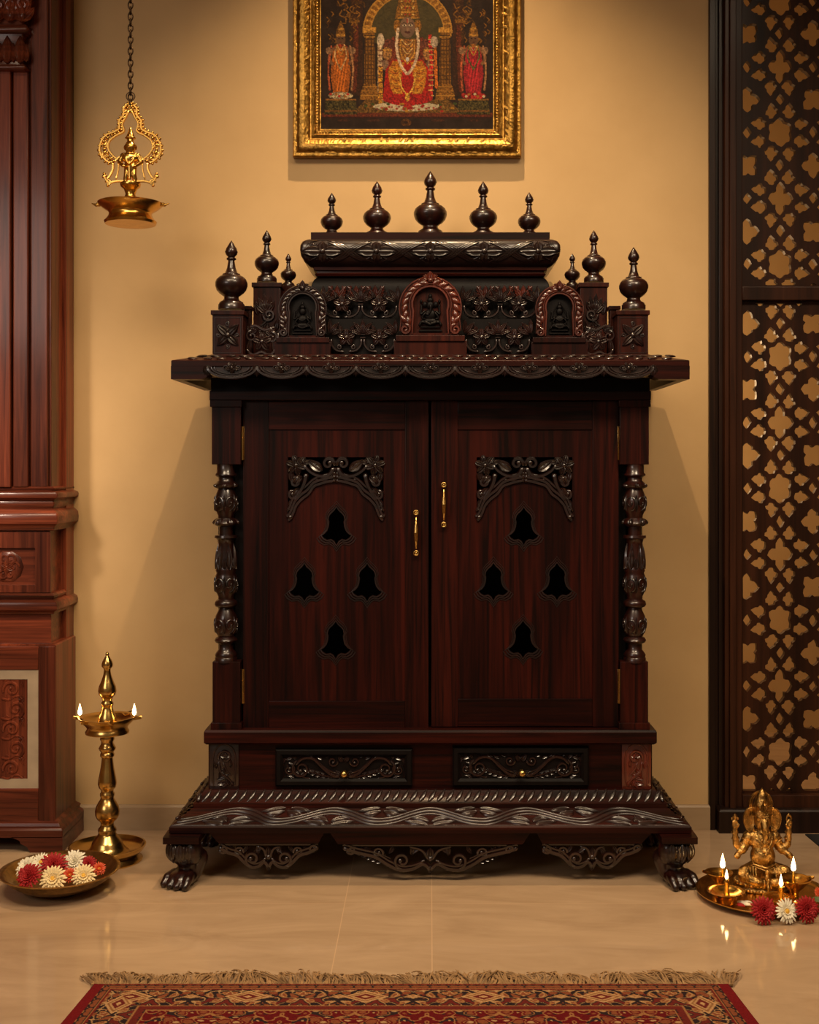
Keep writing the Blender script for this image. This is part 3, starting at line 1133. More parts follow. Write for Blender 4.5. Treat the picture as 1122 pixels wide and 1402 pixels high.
bm = bmesh.new()
rect_loft(bm, xc, ycp + 0.036, hws, hyp - 0.037, [(0, zs1 - 0.002), (0, Z(1100, Ds)), (-0.003, Z(1099, Ds)), (-0.006, Z(1098, Ds)), (-0.028, Z(1085, Ds))])
part('base_step', bm, RH)
bm = bmesh.new()
Srope = lambda u, v, w: Vector((X(u, Ds) , Yd(Ds) + 0.004 + (1099 - v) / 15 * 0.024 - w, Z(v, Ds)))
u = 276
while u < 908:
    leaf(bm, Srope, u, 1098, 38, 19, 7.5, 3.4, 22, n=6, crease=0.05)
    u += 12.4
for m_ in (1, -1):
    for k in range(9):
        y = Yd(Ds) + 0.02 + k * 0.048
        x = xc + m_ * (hws - 0.014)
        blob(bm, (x, y, Z(1092, Ds)), (0.010, 0.024, 0.007), (0.5, 0, 0), 8)
part('rope_moulding', bm, CV, angle=60)

# ---- lower rail under the fascia and the pierced aprons
bm = bmesh.new()
Dl = 3.475
def poly_plate(bm, pts, D0, D1):
    plate(bm, [[(X(u, D0), Z(v, D0)) for u, v in pts]], Yd(D0), Yd(D1))
for m_ in (0, 1):
    f = (lambda u: 2 * CX - u) if m_ else (lambda u: u)
    poly_plate(bm, [(f(286), 1140), (f(444), 1140), (f(436), 1155), (f(300), 1155)], Dl, Dl + 0.025)
poly_plate(bm, [(452, 1140), (727, 1140), (716, 1156), (463, 1156)], Dl, Dl + 0.025)
part('lower_rail', bm, RH, smooth=False)


ridge_, spiral_ = ridge, spiral


def apron(cx, hw, top, dep, D, big):
    bm = bmesh.new()

    def ridge(bm, S, pts, r0, r1=None, w0=0.0, smooth=True):
        ridge_(bm, S, pts, r0 * 1.35, (r1 or r0) * 1.35, w0, smooth=smooth)

    def spiral(bm, S, u, v, r0, r1, a0, turns, t0, t1, w0=0.0, cw=1):
        spiral_(bm, S, u, v, r0, r1, a0, turns, t0 * 1.4, t1 * 1.4, w0, cw=cw)
    S = fmap(D)
    # lower edge: volute, cusps and a central drop
    for m_ in (1, -1):
        Sm = (lambda u, v, w: S(2 * cx - u, v, w)) if m_ < 0 else S
        e = [(cx + hw, top + 4), (cx + hw * .88, top + 9), (cx + hw * .78, top + 12), (cx + hw * .62, top + dep * .45), (cx + hw * .48, top + dep * .72), (cx + hw * .34, top + dep * .9), (cx + hw * .2, top + dep * .86), (cx + hw * .08, top + dep * .7), (cx, top + dep * .92)]
        ridge(bm, Sm, e, 3.0, 2.6)
        ridge(bm, Sm, [(x - 2, y - 5) for x, y in e[:-1]], 1.7, 1.5, w0=0.002)
        spiral(bm, Sm, cx + hw * .9, top + 7, 6, 2, 0, 1.1, 2.2, 1.4, cw=m_, w0=0.002)
        spiral(bm, Sm, cx + hw * .32, top + dep * .58, dep * .30, 3, -90, 1.25, 2.4, 1.5, w0=0.002)
        spiral(bm, Sm, cx + hw * .60, top + dep * .30, dep * .2, 2, 200, 1.1, 1.9, 1.2, w0=0.001, cw=-1)
        ridge(bm, Sm, [(cx + 2, top + dep * .55), (cx + hw * .1, top + dep * .2), (cx + hw * .24, top + 3)], 2.2, 1.4, w0=0.002)
        acanthus(bm, Sm, cx + hw * .45, top + dep * .5, 25, hw * .42, 9, -22, 2.6, 0.002)
        leaf(bm, Sm, cx + hw * .2, top + dep * .4, 75, dep * .4, 6, 2.6, 20, 0.001)
        leaf(bm, Sm, cx + hw * .12, top + 2, -50, dep * .5, 6, 2.6, 20, 0.001)
        leaf(bm, Sm, cx + hw * .42, top + 2, -70, dep * .35, 6, 2.4, 20, 0.001)
        leaf(bm, Sm, cx + hw * .72, top + 3, -60, dep * .25, 6, 2.4, 20, 0.001)
        if big:
            for k in range(6):
                leaf(bm, Sm, cx + hw * (.56 + k * .055), top + dep * (.62 - k * .075), -15, 9, 4, 2.4)
    leaf(bm, S, cx, top + 4, -90, dep * .62, 11, 4)
    leaf(bm, S, cx, top + dep * .78, -90, dep * .3, 7, 3)
    knob(bm, S, cx, top + dep * .5, 4, 4, 0.003)
    ridge(bm, S, [(cx - hw, top + 1), (cx + hw, top + 1)], 2.4, smooth=False)
    # a thin board with the same cusped outline carries the carving
    part('pierced_apron', bm, CV, angle=60)


apron(368, 68, 1155, 35, 3.49, False)
apron(2 * CX - 368, 68, 1155, 35, 3.49, False)
apron(CX, 120, 1156, 38, 3.49, True)

# ---- lion-paw feet
def paw(name, sx, yfront, Dn):
    """sx = -1 left, +1 right; toes point outwards and forwards"""
    cx_ = X(CX, Dn) + sx * (X(CX, Dn) - X(250, Dn))
    cy_ = yfront + 0.06
    ztop = Z(1152, Dn)
    bm = bmesh.new()
    d = Vector((sx * 0.42, -0.9, 0)).normalized()      # forward of the paw
    s_ = Vector((d.y * -1, d.x, 0))                     # sideways
    base = Vector((cx_, cy_, 0))
    P = lambda f, l, z: base + d * f + s_ * l + Vector((0, 0, z))
    # bulging knee
    blob(bm, P(-0.005, 0, ztop - 0.022), (0.042, 0.042, 0.040))
    blob(bm, P(0.004, 0, ztop - 0.038), (0.038, 0.040, 0.034))
    blob(bm, P(0.000, -0.03 * sx, ztop - 0.03), (0.026, 0.03, 0.038))
    blob(bm, P(-0.002, 0, ztop - 0.004), (0.040, 0.040, 0.012))
    # shank bending back to the heel
    chain_limb(bm, [P(0.0, 0, 0.088), P(-0.016, 0, 0.058), P(-0.008, 0, 0.030)], [0.036, 0.028, 0.026])
    chain_limb(bm, [P(-0.035, 0.0, 0.100), P(-0.045, 0, 0.066), P(-0.030, 0, 0.026)], [0.016, 0.022, 0.018])
    # heel swelling inwards
    inn = Vector((-sx, 0, 0))
    chain_limb(bm, [base + inn * 0.022 + Vector((0, 0.012, 0.100)), base + inn * 0.036 + Vector((0, 0.020, 0.070)), base + inn * 0.026 + Vector((0, 0.018, 0.034))], [0.018, 0.028, 0.022])
    # foot and toes
    blob(bm, P(0.006, 0, 0.024), (0.040, 0.040, 0.022))
    for l in (-0.034, -0.0115, 0.0115, 0.034):
        f = 0.052 if abs(l) < 0.02 else 0.046
        chain_limb(bm, [P(0.008, l * 0.8, 0.034), P(0.030, l, 0.026), P(f, l * 1.05, 0.0125)], [0.0115, 0.0125, 0.0105])
    out = fuse(bm, 0.0030, 2)
    lowest = min(v.co.z for v in out.verts)
    for v in out.verts:
        v.co.z = max(0.0005, v.co.z - lowest + 0.0005) if v.co.z < 0.03 else v.co.z
    o = part('paw_foot', out, M['turned'], angle=180)
    # square cap and leaf carving as pieces of the foot
    bm = bmesh.new()
    rect_loft(bm, cx_, cy_ + 0.003, 0.050, 0.052, [(0, ztop - 0.001), (0, zb0 - 0.002)])
    part('foot_cap', bm, RH, o)
    bm = bmesh.new()
    for ang in (-50, -15, 20, 55):
        a = math.radians(ang)
        dd = d * math.cos(a) + s_ * math.sin(a)
        tt = d * -math.sin(a) + s_ * math.cos(a)
        c0 = base + Vector((0, 0, ztop - 0.006))
        Sx = lambda u, v, w, dd=dd, tt=tt, c0=c0: c0 + tt * (u * PXM) + dd * (0.0405 + 0.004 * math.sin(PI * min(1, max(0, v / 26))) - 0.0005 * max(0, v - 18) + w) - Vector((0, 0, v * PXM))
        leaf(bm, Sx, 0, -1, -90, 27, 13, 2.6, 0)
        leaf(bm, Sx, 6, 0, -90, 15, 6, 2.6, 0)
    part('leaf_carving', bm, CV, o, angle=60)


for sx in (-1, 1):
    paw('front', sx, Yd(3.405), 3.44)
for sx in (-1, 1):
    paw('rear', sx, Yd(3.80), 3.80 * 0 + 3.44)

# ---- drawer case
Dd = 3.57
hwd = 304 * Dd / FPX
xd = X(CX, Dd)
yd0 = Yd(Dd)
zc0, zc1 = zs1 + 0.012, Z(1014, Dd)
bm = bmesh.new()
rect_loft(bm, xd, (yd0 + YBACK) / 2, hwd, (YBACK - yd0) / 2, [(0, Z(1090, Dd)), (0, zc1)])
part('drawer_case', bm, M['rosewood_h'])
bm = bmesh.new()
Dg = 3.54
hg = 310.5 * Dg / FPX
rect_loft(bm, xd, (Yd(Dg) + YBACK) / 2, hg, (YBACK - Yd(Dg)) / 2, [(-0.006, zc1 - 0.006), (0, zc1), (0, Z(1003, Dg)), (-0.003, Z(1000, Dg))])
part('ledge', bm, RH)
# corner carved panels
for m_ in (False, True):
    bm = bmesh.new()
    S = fmap(Dd, CX if m_ else None)
    sbox(bm, 287, 327, 1015, 1083, Dd - 0.006, Dd + 0.004, 0.001, m_)
    S2 = lambda u, v, w: S(u, v, w + 0.006)
    ridge(bm, S2, [(293, 1076), (292, 1040), (297, 1024), (307, 1018), (319, 1024), (323, 1040), (322, 1076)], 1.3)
    spiral(bm, S2, 309, 1036, 10, 2, 200, 1.3, 2.4, 1.5, cw=-1)
    ridge(bm, S2, [(300, 1042), (303, 1056), (314, 1066), (320, 1074)], 2.4, 1.4)
    ridge(bm, S2, [(306, 1044), (311, 1054), (318, 1062)], 1.6, 1.1)
    for (u, v, a, L, W) in ((300, 1062, 40, 16, 6), (298, 1066, 10, 18, 6), (298, 1072, -5, 18, 6), (316, 1050, 80, 12, 5), (304, 1076, 30, 13, 7), (313, 1076, 100, 11, 7), (297, 1052, 100, 14, 5), (318, 1076, 70, 8, 5)):
        leaf(bm, S2, u, v, a, L, W, 2.6, 20)
    blossom(bm, S2, 309, 1036, 6, 5, w0=0.002)
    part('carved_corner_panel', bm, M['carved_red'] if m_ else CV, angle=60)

# drawers
def drawer(x0, x1, y0, y1):
    cx = (x0 + x1) / 2
    bm = bmesh.new()
    D1 = Dd - 0.016
    # frame with a sunken field
    def rr(a, D):
        return [(X(x0 + a, D), Z(y1 - a, D)), (X(x1 - a, D), Z(y1 - a, D)), (X(x1 - a, D), Z(y0 + a, D)), (X(x0 + a, D), Z(y0 + a, D))]
    rings = []
    for a, D in ((0, Dd), (0, D1 + 0.004), (2, D1), (7, D1 - 0.001), (10.5, D1 + 0.006), (11, D1 + 0.011)):
        rings.append([bm.verts.new((x, Yd(D), z)) for x, z in rr(a, D1)])
    for a, b in zip(rings, rings[1:]):
        for i in range(4):
            bm.faces.new((a[i], a[(i + 1) % 4], b[(i + 1) % 4], b[i]))
    bm.faces.new(rings[-1])
    o = part('drawer', bm, BK, angle=20)
    bm = bmesh.new()
    for m_ in (1, -1):
        S = (lambda u, v, w: fmap(D1 + 0.010)(u, v, w)) if m_ > 0 else (lambda u, v, w: fmap(D1 + 0.010)(2 * cx - u, v, w))
        cy = (y0 + y1) / 2
        # great S scroll from the knob outwards
        ridge(bm, S, [(cx + 6, cy + 12), (cx + 18, cy + 8), (cx + 30, cy - 2), (cx + 42, cy - 13), (cx + 56, cy - 13), (cx + 66, cy - 4)], 3.2, 2.2, w0=0.002)
        ridge(bm, S, [(cx + 10, cy + 7), (cx + 22, cy + 2), (cx + 34, cy - 8), (cx + 46, cy - 17)], 1.6, 1.2, w0=0.003)
        spiral(bm, S, cx + 58, cy + 1, 13, 3, 60, 1.35, 2.6, 1.6, w0=0.002, cw=-1)
        spiral(bm, S, cx + 75, cy + 2, 9, 2, 90, 1.1, 2.2, 1.3, w0=0.001)
        acanthus(bm, S, cx + 10, cy + 13, 8, 44, 11, 14, 3.0, 0.001, 5)
        acanthus(bm, S, cx + 46, cy + 14, 10, 36, 8, 38, 2.6, 0.001, 4)
        spiral(bm, S, cx + 15, cy - 9, 7, 1.5, 180, 1.2, 2.0, 1.2, w0=0.001)
        for k in range(7):
            leaf(bm, S, cx + 20 + k * 9, cy - 15 + (3 if k % 2 else 0), 20 + k * 6, 10, 4.5, 2.4)
        for k in range(6):
            leaf(bm, S, cx + 24 + k * 9, cy + 6 + (k % 2) * 3, 50 - k * 12, 10, 4.5, 2.4)
        for (u, v, a, L) in ((80, -14, -60, 12), (82, 14, 60, 12), (70, -15, -20, 12), (66, 15, 30, 11), (84, 0, 90, 8), (84, 4, -90, 8)):
            leaf(bm, S, cx + u, cy + v, a, L, 5, 2.4)
        leaf(bm, S, cx + 3, cy + 14, 60, 14, 7, 2.5, -20); leaf(bm, S, cx + 2, cy - 8, 70, 12, 7, 2.5, -20)
    part('carving', bm, CV, o, angle=60)
    # small brass knob on a dark rosette
    bm = bmesh.new()
    kx, kz, ky = X(cx + 1, D1), Z((y0 + y1) / 2 + 6, D1), Yd(D1)
    rot = Matrix.Rotation(PI / 2, 4, 'X')
    b2 = bmesh.new()
    lathe(b2, [(0.0075, 0.0), (0.0075, 0.004), (0.004, 0.006), (0.0035, 0.012), (0.0075, 0.016), (0.0105, 0.022), (0.0105, 0.027), (0.007, 0.032), (0, 0.0335)], (0, 0, 0), 20)
    b2.transform(Matrix.Translation((kx, ky, kz)) @ rot)
    o2 = part('knob', b2, M['brass'], o, angle=60)
    o2['label'] = 'small brass knob'
    bm.free()


drawer(377, 565, 1026, 1077)
drawer(620, 807, 1023.5, 1077)

# ---- cupboard body: sides, back, top rail, so that the pierced doors show a dark inside
Db = 3.60
hwb = (2 * CX - 2 * 296) / 2 * Db / FPX
zb_top = Z(519, Dd) + 0.02
zb_bot = Z(1000, Dg)
bm = bmesh.new()
xb = X(CX, Db)
box(bm, xb - hwb, xb - hwb + 0.02, Yd(3.64), YBACK, zb_bot, zb_top)
box(bm, xb + hwb - 0.02, xb + hwb, Yd(3.64), YBACK, zb_bot, zb_top)
box(bm, xb - hwb + 0.02, xb + hwb - 0.02, YBACK - 0.012, YBACK, zb_bot, zb_top)
box(bm, xb - hwb + 0.02, xb + hwb - 0.02, Yd(3.62), YBACK - 0.012, zb_bot, zb_bot + 0.004)
box(bm, xb - hwb + 0.02, xb + hwb - 0.02, Yd(3.62), YBACK - 0.012, zb_top - 0.02, zb_top)
part('carcass', bm, BK, smooth=False)
bm = bmesh.new()
# dark recess boards beside the turned columns
sbox(bm, 322, 333, 548, 1000, 3.605, 3.64)
part('side_stile', bm, BK, smooth=False)
bm = bmesh.new()
sbox(bm, 322, 333, 548, 1000, 3.605, 3.64, mir=True)
part('side_stile', bm, BK, smooth=False)
bm = bmesh.new()
sbox(bm, 289, 890, 517, 536, 3.565, 3.63, 0.001)
part('top_frieze', bm, BK, smooth=False)
bm = bmesh.new()
sbox(bm, 287, 892, 535, 548, 3.553, 3.62, 0.002)
part('top_rail', bm, RH)
for m_ in (False, True):
    bm = bmesh.new()
    sbox(bm, 287.5, 331, 548, 557, 3.551, 3.62, 0.001, m_)
    sbox(bm, 290, 330, 556, 636, 3.558, 3.63, 0.0015, m_)
    o = part('post_block', bm, RW)
    bm = bmesh.new()
    sbox(bm, 291, 329, 906, 991, 3.558, 3.63, 0.0015, m_)
    sbox(bm, 288.5, 331, 990, 1001, 3.552, 3.62, 0.001, m_)
    part('post_block', bm, RW)

# turned columns
colp = [(636, 13), (647, 13), (649, 15), (651, 15), (654, 10.5), (658, 10.5), (661, 14), (664, 17), (667, 16), (669, 11), (672, 12), (678, 14.5), (688, 16), (698, 15), (705, 11.5), (709, 11), (712, 15), (716, 17), (719, 15.5), (721, 9.5), (732, 9.5), (733, 15.5), (736, 16), (738, 12.5), (745, 10.5), (770, 13), (778, 13.5), (781, 14.5), (784, 13), (788, 14.5), (798, 16), (808, 15), (816, 11), (820, 11), (823, 15), (827, 16), (830, 14.5), (832, 9.5), (836, 11), (843, 14.5), (853, 16), (864, 14.5), (871, 11), (873, 14.5), (876, 16), (879, 14.5), (881, 10), (888, 9.5), (892, 13), (896, 15.5), (899, 14.5), (900, 15.5), (906, 15.5)]
Dc = 3.585
for m_ in (False, True):
    cxp_ = 309.6 if not m_ else 2 * CX - 309.6
    bm = bmesh.new()
    cx_, cy_ = X(cxp_, Dc), Yd(Dc)
    k_ = Dc / FPX
    prof = [(hw * k_ * 0.98, Z(py, Dc)) for py, hw in reversed(colp)]
    lathe(bm, prof, (cx_, cy_, 0), 28)
    o = part('turned_column', bm, M['turned'], angle=50)
    bm = bmesh.new()
    def Scol(u, v, w):    # u angle in px round the surface
        py = v
        hw = np.interp(py, [p[0] for p in colp], [p[1] for p in colp]) * k_ * 0.98
        a = -PI / 2 + u * 1.0 / 15.0
        return Vector((cx_ + (hw + w) * math.cos(a), cy_ + (hw + w) * math.sin(a), Z(py, Dc)))
    for q in range(6):
        u0 = q * 2 * PI * 15 / 6 - 8
        for (vc, rr_) in ((688, 11), (799, 11), (855, 11)):
            spiral(bm, Scol, u0, vc, rr_ * .75, 2, -90, 1.25, 1.5, 1.0, w0=0.0004, sq=1.35)
            leaf(bm, Scol, u0 + 7.8, vc + 12, 90, 24, 4.5, 1.8)
        # lotus leaves on the long block
        leaf(bm, Scol, u0, 779, 90, 34, 10, 2.4)
        ridge(bm, Scol, [(u0 - 6, 778), (u0 - 5, 764), (u0, 744)], 0.9)
        ridge(bm, Scol, [(u0 + 6, 778), (u0 + 5, 764), (u0, 744)], 0.9)
        leaf(bm, Scol, u0 + 7.8, 778, 90, 15, 7, 2.2)
        leaf(bm, Scol, u0, 718, 90, 9, 7, 2)
        leaf(bm, Scol, u0 + 7, 662, -60, 9, 5, 2)
    part('leaf_carving', bm, CV, o, angle=60)

# ---- doors
BELL = [(0, -33), (4.5, -27), (10, -22), (13, -18), (14.5, -12), (13, -8), (14, 0), (16, 6), (20, 11), (25.5, 15), (22, 20), (16, 23.5), (9, 22), (4.5, 25), (0, 32)]
BELL = BELL + [(-x, y) for x, y in BELL[-2:0:-1]]
HOLE = [(x * 0.80, y * 0.80 - 1) for x, y in BELL]
ARCH_R = [(0, 32), (9, 33), (20, 36), (30, 40), (37, 50), (46, 57), (54, 66), (58, 76), (62, 84), (65.5, 86)]


def door(x0, x1, y0, y1, px0, px1, py0, py1, bells, acx, mir_handle, hinge_x):
    D1 = 3.578
    t = 0.022
    # stiles and rails, mitre lines left visible as hairline gaps
    bm = bmesh.new()
    Dq = D1
    o = None
    g = 0.25
    pbox(bm, x0, px0, y0, y1, D1, D1 + t, 0.0008)
    pbox(bm, px1, x1, y0, y1, D1, D1 + t, 0.0008)
    o = part('door', bm, M['rosewood'])
    bm = bmesh.new()
    pbox(bm, px0 + g, px1 - g, y0 + .5, py0, D1 + 0.0004, D1 + t, 0.0008)
    part('door_rail', bm, RH, o)
    bm = bmesh.new()
    pbox(bm, px0 + g, px1 - g, py1, y1 - .5, D1 + 0.0004, D1 + t, 0.0008)
    part('door_rail', bm, RH, o)
    # sunken panel with four bell openings and the arched fret opening
    Dn = D1 + 0.005
    P = lambda u, v: (X(u, Dn), Z(v, Dn))
    ol = [[P(px0 - 1, py1 + 1), P(px1 + 1, py1 + 1), P(px1 + 1, py0 - 1), P(px0 - 1, py0 - 1)]]
    for bx, by in bells:
        ol.append([P(bx + x, by + y) for x, y in HOLE])
    top = 626
    arch = [(acx + x, top + y) for x, y in ARCH_R] + [(acx + 65.5, top)] + [(acx - 65.5, top)] + [(acx - x, top + y) for x, y in ARCH_R[::-1]][:-1]
    ol.append([P(u, v) for u, v in arch])
    bm = bmesh.new()
    plate(bm, ol, Yd(Dn), Yd(Dn + 0.012))
    part('door_panel', bm, M['rosewood_red'] if False else M['door_panel'], o, smooth=False)
    # moulded lips of the bell openings
    for bx, by in bells:
        bm = bmesh.new()
        for sc, r, w in ((0.82, 1.6, 0.0005), (0.94, 1.3, 0.001), (1.06, 1.1, 0.0)):
            pts = [(bx + x * sc, by + y * sc - 1) for x, y in BELL]
            S = fmap(Dn)
            i0 = 9
            low = pts[9:20]
            ridge(bm, S, low, r, w0=w, smooth=False)
            ridge(bm, S, pts[19:] + pts[:10], r * (0.9 if sc < 0.9 else 0.55), w0=w - 0.0005, smooth=False)
        part('bell_moulding', bm, CV, o, angle=60)
    # fret carving
    bm = bmesh.new()
    Sb = fmap(Dn)
    for m_ in (1, -1):
        S = Sb if m_ > 0 else (lambda u, v, w: Sb(2 * acx - u, v, w))
        a = [(acx + x, top + y) for x, y in ARCH_R]
        ridge(bm, S, a, 3.2, 3.0, w0=0.001)
        ridge(bm, S, [(x - 0 + (2 if i > 3 else 0), y - 5) for i, (x, y) in enumerate(a)], 3.4, 2.4, w0=0.003)
        ridge(bm, S, [(x + (4 if i > 3 else 0), y - 10) for i, (x, y) in enumerate(a[:-1])], 2.5, 1.9, w0=0.003)
        knob(bm, S, acx + 62, top + 82, 4, 4, 0.002)
        # centre volutes
        spiral(bm, S, acx + 10, top + 9, 8.5, 2.5, 200, 1.15, 3.6, 2.4, w0=0.002, cw=-1)
        ridge(bm, S, [(acx + 2, top + 14), (acx + 9, top + 24), (acx + 22, top + 26), (acx + 35, top + 20), (acx + 44, top + 10)], 4.0, 2.4, w0=0.003)
        ridge(bm, S, [(acx + 4, top + 22), (acx + 14, top + 31), (acx + 28, top + 31)], 2.8, 2.0, w0=0.003)
        leaf(bm, S, acx + 18, top + 18, 20, 26, 13, 3, 30, 0.002)
        knob(bm, S, acx + 27, top + 10, 3.5, 3, 0.002)
        # corner flower
        blossom(bm, S, acx + 54, top + 11, 14, 6, 10, 3, 75, 0.003)
        leaf(bm, S, acx + 44, top + 8, 170, 13, 7, 3, 0, 0.002); leaf(bm, S, acx + 40, top + 3, 0, 12, 6, 3, 0, 0.001)
        # side scrolls down the bracket
        ridge(bm, S, [(acx + 40, top + 22), (acx + 43, top + 36), (acx + 50, top + 50), (acx + 57, top + 62)], 4.2, 2.6, w0=0.003)
        spiral(bm, S, acx + 56, top + 34, 7, 2, 90, 1.2, 3.2, 2.0, w0=0.002)
        spiral(bm, S, acx + 58, top + 52, 6.5, 2, 90, 1.1, 3.2, 2.0, w0=0.002, cw=-1)
        leaf(bm, S, acx + 46, top + 26, -30, 18, 11, 3, -30, 0.002); leaf(bm, S, acx + 62, top + 20, -100, 16, 9, 3, 0, 0.002)
        leaf(bm, S, acx + 50, top + 42, -60, 18, 10, 3, 0, 0.002)
        leaf(bm, S, acx + 62, top + 58, -95, 22, 7, 3, 0, 0.002)
    leaf(bm, Sb, acx, top + 14, -90, 22, 9, 3.4, 0, 0.003)
    part('arched_fret', bm, CV, o, angle=60)
    # hinges
    for hy0, hy1 in ((584, 630), (916, 963)):
        bm = bmesh.new()
        pbox(bm, hinge_x - 2.6, hinge_x + 2.6, hy0, hy1, D1 - 0.003, D1 + 0.004, 0.0008)
        h = (hy1 - hy0) / 3
        lathe(bm, [(0.0042, Z(hy1, D1 - .004)), (0.0042, Z(hy1 - h + .4, D1 - .004)), (0.003, Z(hy1 - h, D1 - .004)), (0.0042, Z(hy1 - h - .4, D1 - .004)), (0.0042, Z(hy0 + h + .4, D1 - .004)), (0.003, Z(hy0 + h, D1 - .004)), (0.0042, Z(hy0 + h - .4, D1 - .004)), (0.0042, Z(hy0, D1 - .004))], (X(hinge_x, D1 - .004), Yd(D1 - 0.004), 0), 12)
        q = part('hinge', bm, M['brass'], o)
        q['label'] = 'brass hinge'
    # pull handle
    hx, hy0, hy1 = mir_handle
    bm = bmesh.new()
    Dh = D1 - 0.012
    kz = [hy0 + (hy1 - hy0) * f for f in (0.03, 0.10, 0.15, 0.2, 0.32, 0.5, 0.68, 0.8, 0.85, 0.90, 0.97)]
    rr_ = [0.0070, 0.0065, 0.0028, 0.0032, 0.0056, 0.0075, 0.0056, 0.0032, 0.0028, 0.0065, 0.0070]
    out = [0.004, 0.004, 0.004, 0.006, 0.012, 0.015, 0.012, 0.006, 0.004, 0.004, 0.004]
    chain_limb(bm, [Vector((X(hx, Dh), Yd(Dh) - a, Z(v, Dh))) for v, a in zip(kz, out)][2:-2], rr_[2:-2], 10)
    for v in (kz[0], kz[-1]):
        torus(bm, (X(hx, Dh), Yd(Dh) - 0.001, Z(v, Dh)), 0.0062, 0.0026, 'y', 20, 8)
        c = Vector((X(hx, Dh), Yd(D1), Z(v, Dh)))
        limb(bm, c, c + Vector((0, -0.012, 0)), 0.0042, 0.0032, 10)
    q = part('handle', bm, M['brass'], o, angle=70)
    q['label'] = 'brass pull handle'


M['door_panel'] = wood('door_panel_rosewood', (0.0055, 0.0013, 0.0010), (0.044, 0.0062, 0.0032), 'z', coarse=0.8)
door(333, 587, 549, 998, 368, 555, 588, 960, [(461, 722), (417, 799), (503, 799), (460, 878)], 460, (570, 700, 759), 332)
door(591, 847.5, 549, 995, 627, 812, 588, 957, [(717.5, 722), (676, 798), (763, 798), (716.5, 877)], 718.5, (608, 662, 720), 849)

# ---- cornice (eave) with festoons
De = 3.45
xe = X(CX, De)
hwe = 355 * De / FPX
ze0, ze1 = Z(519, De), Z(493, De)
zmid = Z(502, De)
zt1 = Z(485, 3.55)
bm = bmesh.new()
def ring2(hw, yf, z):
    return [bm.verts.new(p) for p in ((xe - hw, yf, z), (xe + hw, yf, z), (xe + hw, YBACK, z), (xe - hw, YBACK, z))]
yfe = Yd(De)
rs = [ring2(hwe - 0.002, yfe + 0.004, zmid), ring2(hwe, yfe, zmid + 0.002), ring2(hwe, yfe, ze1 - 0.002), ring2(hwe - 0.002, yfe + 0.002, ze1), ring2(hwe - 0.10, yfe + 0.10, zt1)]
for a, b in zip(rs, rs[1:]):
    for i in range(4):
        bm.faces.new((a[i], a[(i + 1) % 4], b[(i + 1) % 4], b[i]))
bm.faces.new(rs[0][::-1]); bm.faces.new(rs[-1])
part('cornice', bm, M['rosewood_h'], smooth=False)
bm = bmesh.new()
for m_ in (0, 1):
    f = (lambda u: 2 * CX - u) if m_ else (lambda u: u)
    ol = [(f(234), 519), (f(276), 519), (f(283), 516), (f(289), 510), (f(291), 501), (f(234), 501)]
    plate(bm, [[(X(u, De), Z(v, De)) for u, v in ol]], yfe + 0.0005, yfe + 0.06)
    xa, xb2 = (X(f(234), De)), X(f(246), De)
    box(bm, min(xa, xb2), max(xa, xb2), yfe + 0.06, YBACK, ze0, zmid + 0.001)
    part('cornice_end', bm, M['rosewood_h'], smooth=False)
    bm = bmesh.new()
bm.free()
# scalloped valance board and its carving
bm = bmesh.new()
NS = 9
u0, u1 = 284.0, 2 * CX - 284.0
pw = (u1 - u0) / NS
pts = []
for k in range(NS):
    for i in range(9):
        s = i / 8
        pts.append((u0 + (k + s) * pw, 505 + 12 * math.sin(PI * s) ** 0.7))
ol = [(u1, 500)] + [(u0, 500)] + pts
plate(bm, [[(X(u, De + .004), Z(v, De + .004)) for u, v in ol]], yfe + 0.006, yfe + 0.018)
S = fmap(De + 0.004)
for k in range(NS):
    c = u0 + (k + .5) * pw
    for r, rd, yy in ((1.0, 2.6, 0), (0.84, 1.3, -3), (0.72, 1.0, -5.5)):
        ridge(bm, S, [(c + pw * .5 * r * math.cos(a), 502 + yy * 0 + (15.5 + yy) * math.sin(a)) for a in np.linspace(0, PI, 13)], rd, w0=0.002, smooth=False)
    blossom(bm, S, c, 503.5, 9, 5, 6, 2.6, 270, 0.003)
    spiral(bm, S, c - 9, 504, 4, 1, 0, 1, 1.1, .8, w0=0.002); spiral(bm, S, c + 9, 504, 4, 1, 180, 1, 1.1, .8, w0=0.002, cw=-1)
for k in range(NS + 1):
    c = u0 + k * pw
    fan(bm, S, c, 500, 17, 5, 80, 270, 5, 2.8, 0.003)
ridge(bm, S, [(u0, 501), (u1, 501)], 1.2, smooth=False)
part('festoon_valance', bm, CV, angle=60)
# low relief on the sloping top of the eave
bm = bmesh.new()
St = lambda u, v, w: Vector((X(u, De), yfe + 0.10 * (1 - v), ze1 + (zt1 - ze1) * (1 - v) + w * 0.8))
for k in range(34):
    u = 262 + k * 19.8
    blob(bm, St(u, 0.75, 0.001), (0.016, 0.012, 0.004), (0.2, 0, 0.5 * (-1) ** k), 8)
    blob(bm, St(u + 9, 0.35, 0.001), (0.018, 0.014, 0.004), (0.2, 0, -0.5 * (-1) ** k), 8)
for m_ in (-1, 1):
    for k in range(7):
        blob(bm, (xe + m_ * (hwe - 0.035), yfe + 0.10 + k * 0.055, ze1 + 0.009), (0.02, 0.018, 0.004), (0, 0.2 * m_, 0.4), 8)
part('eave_relief', bm, CV, angle=60)

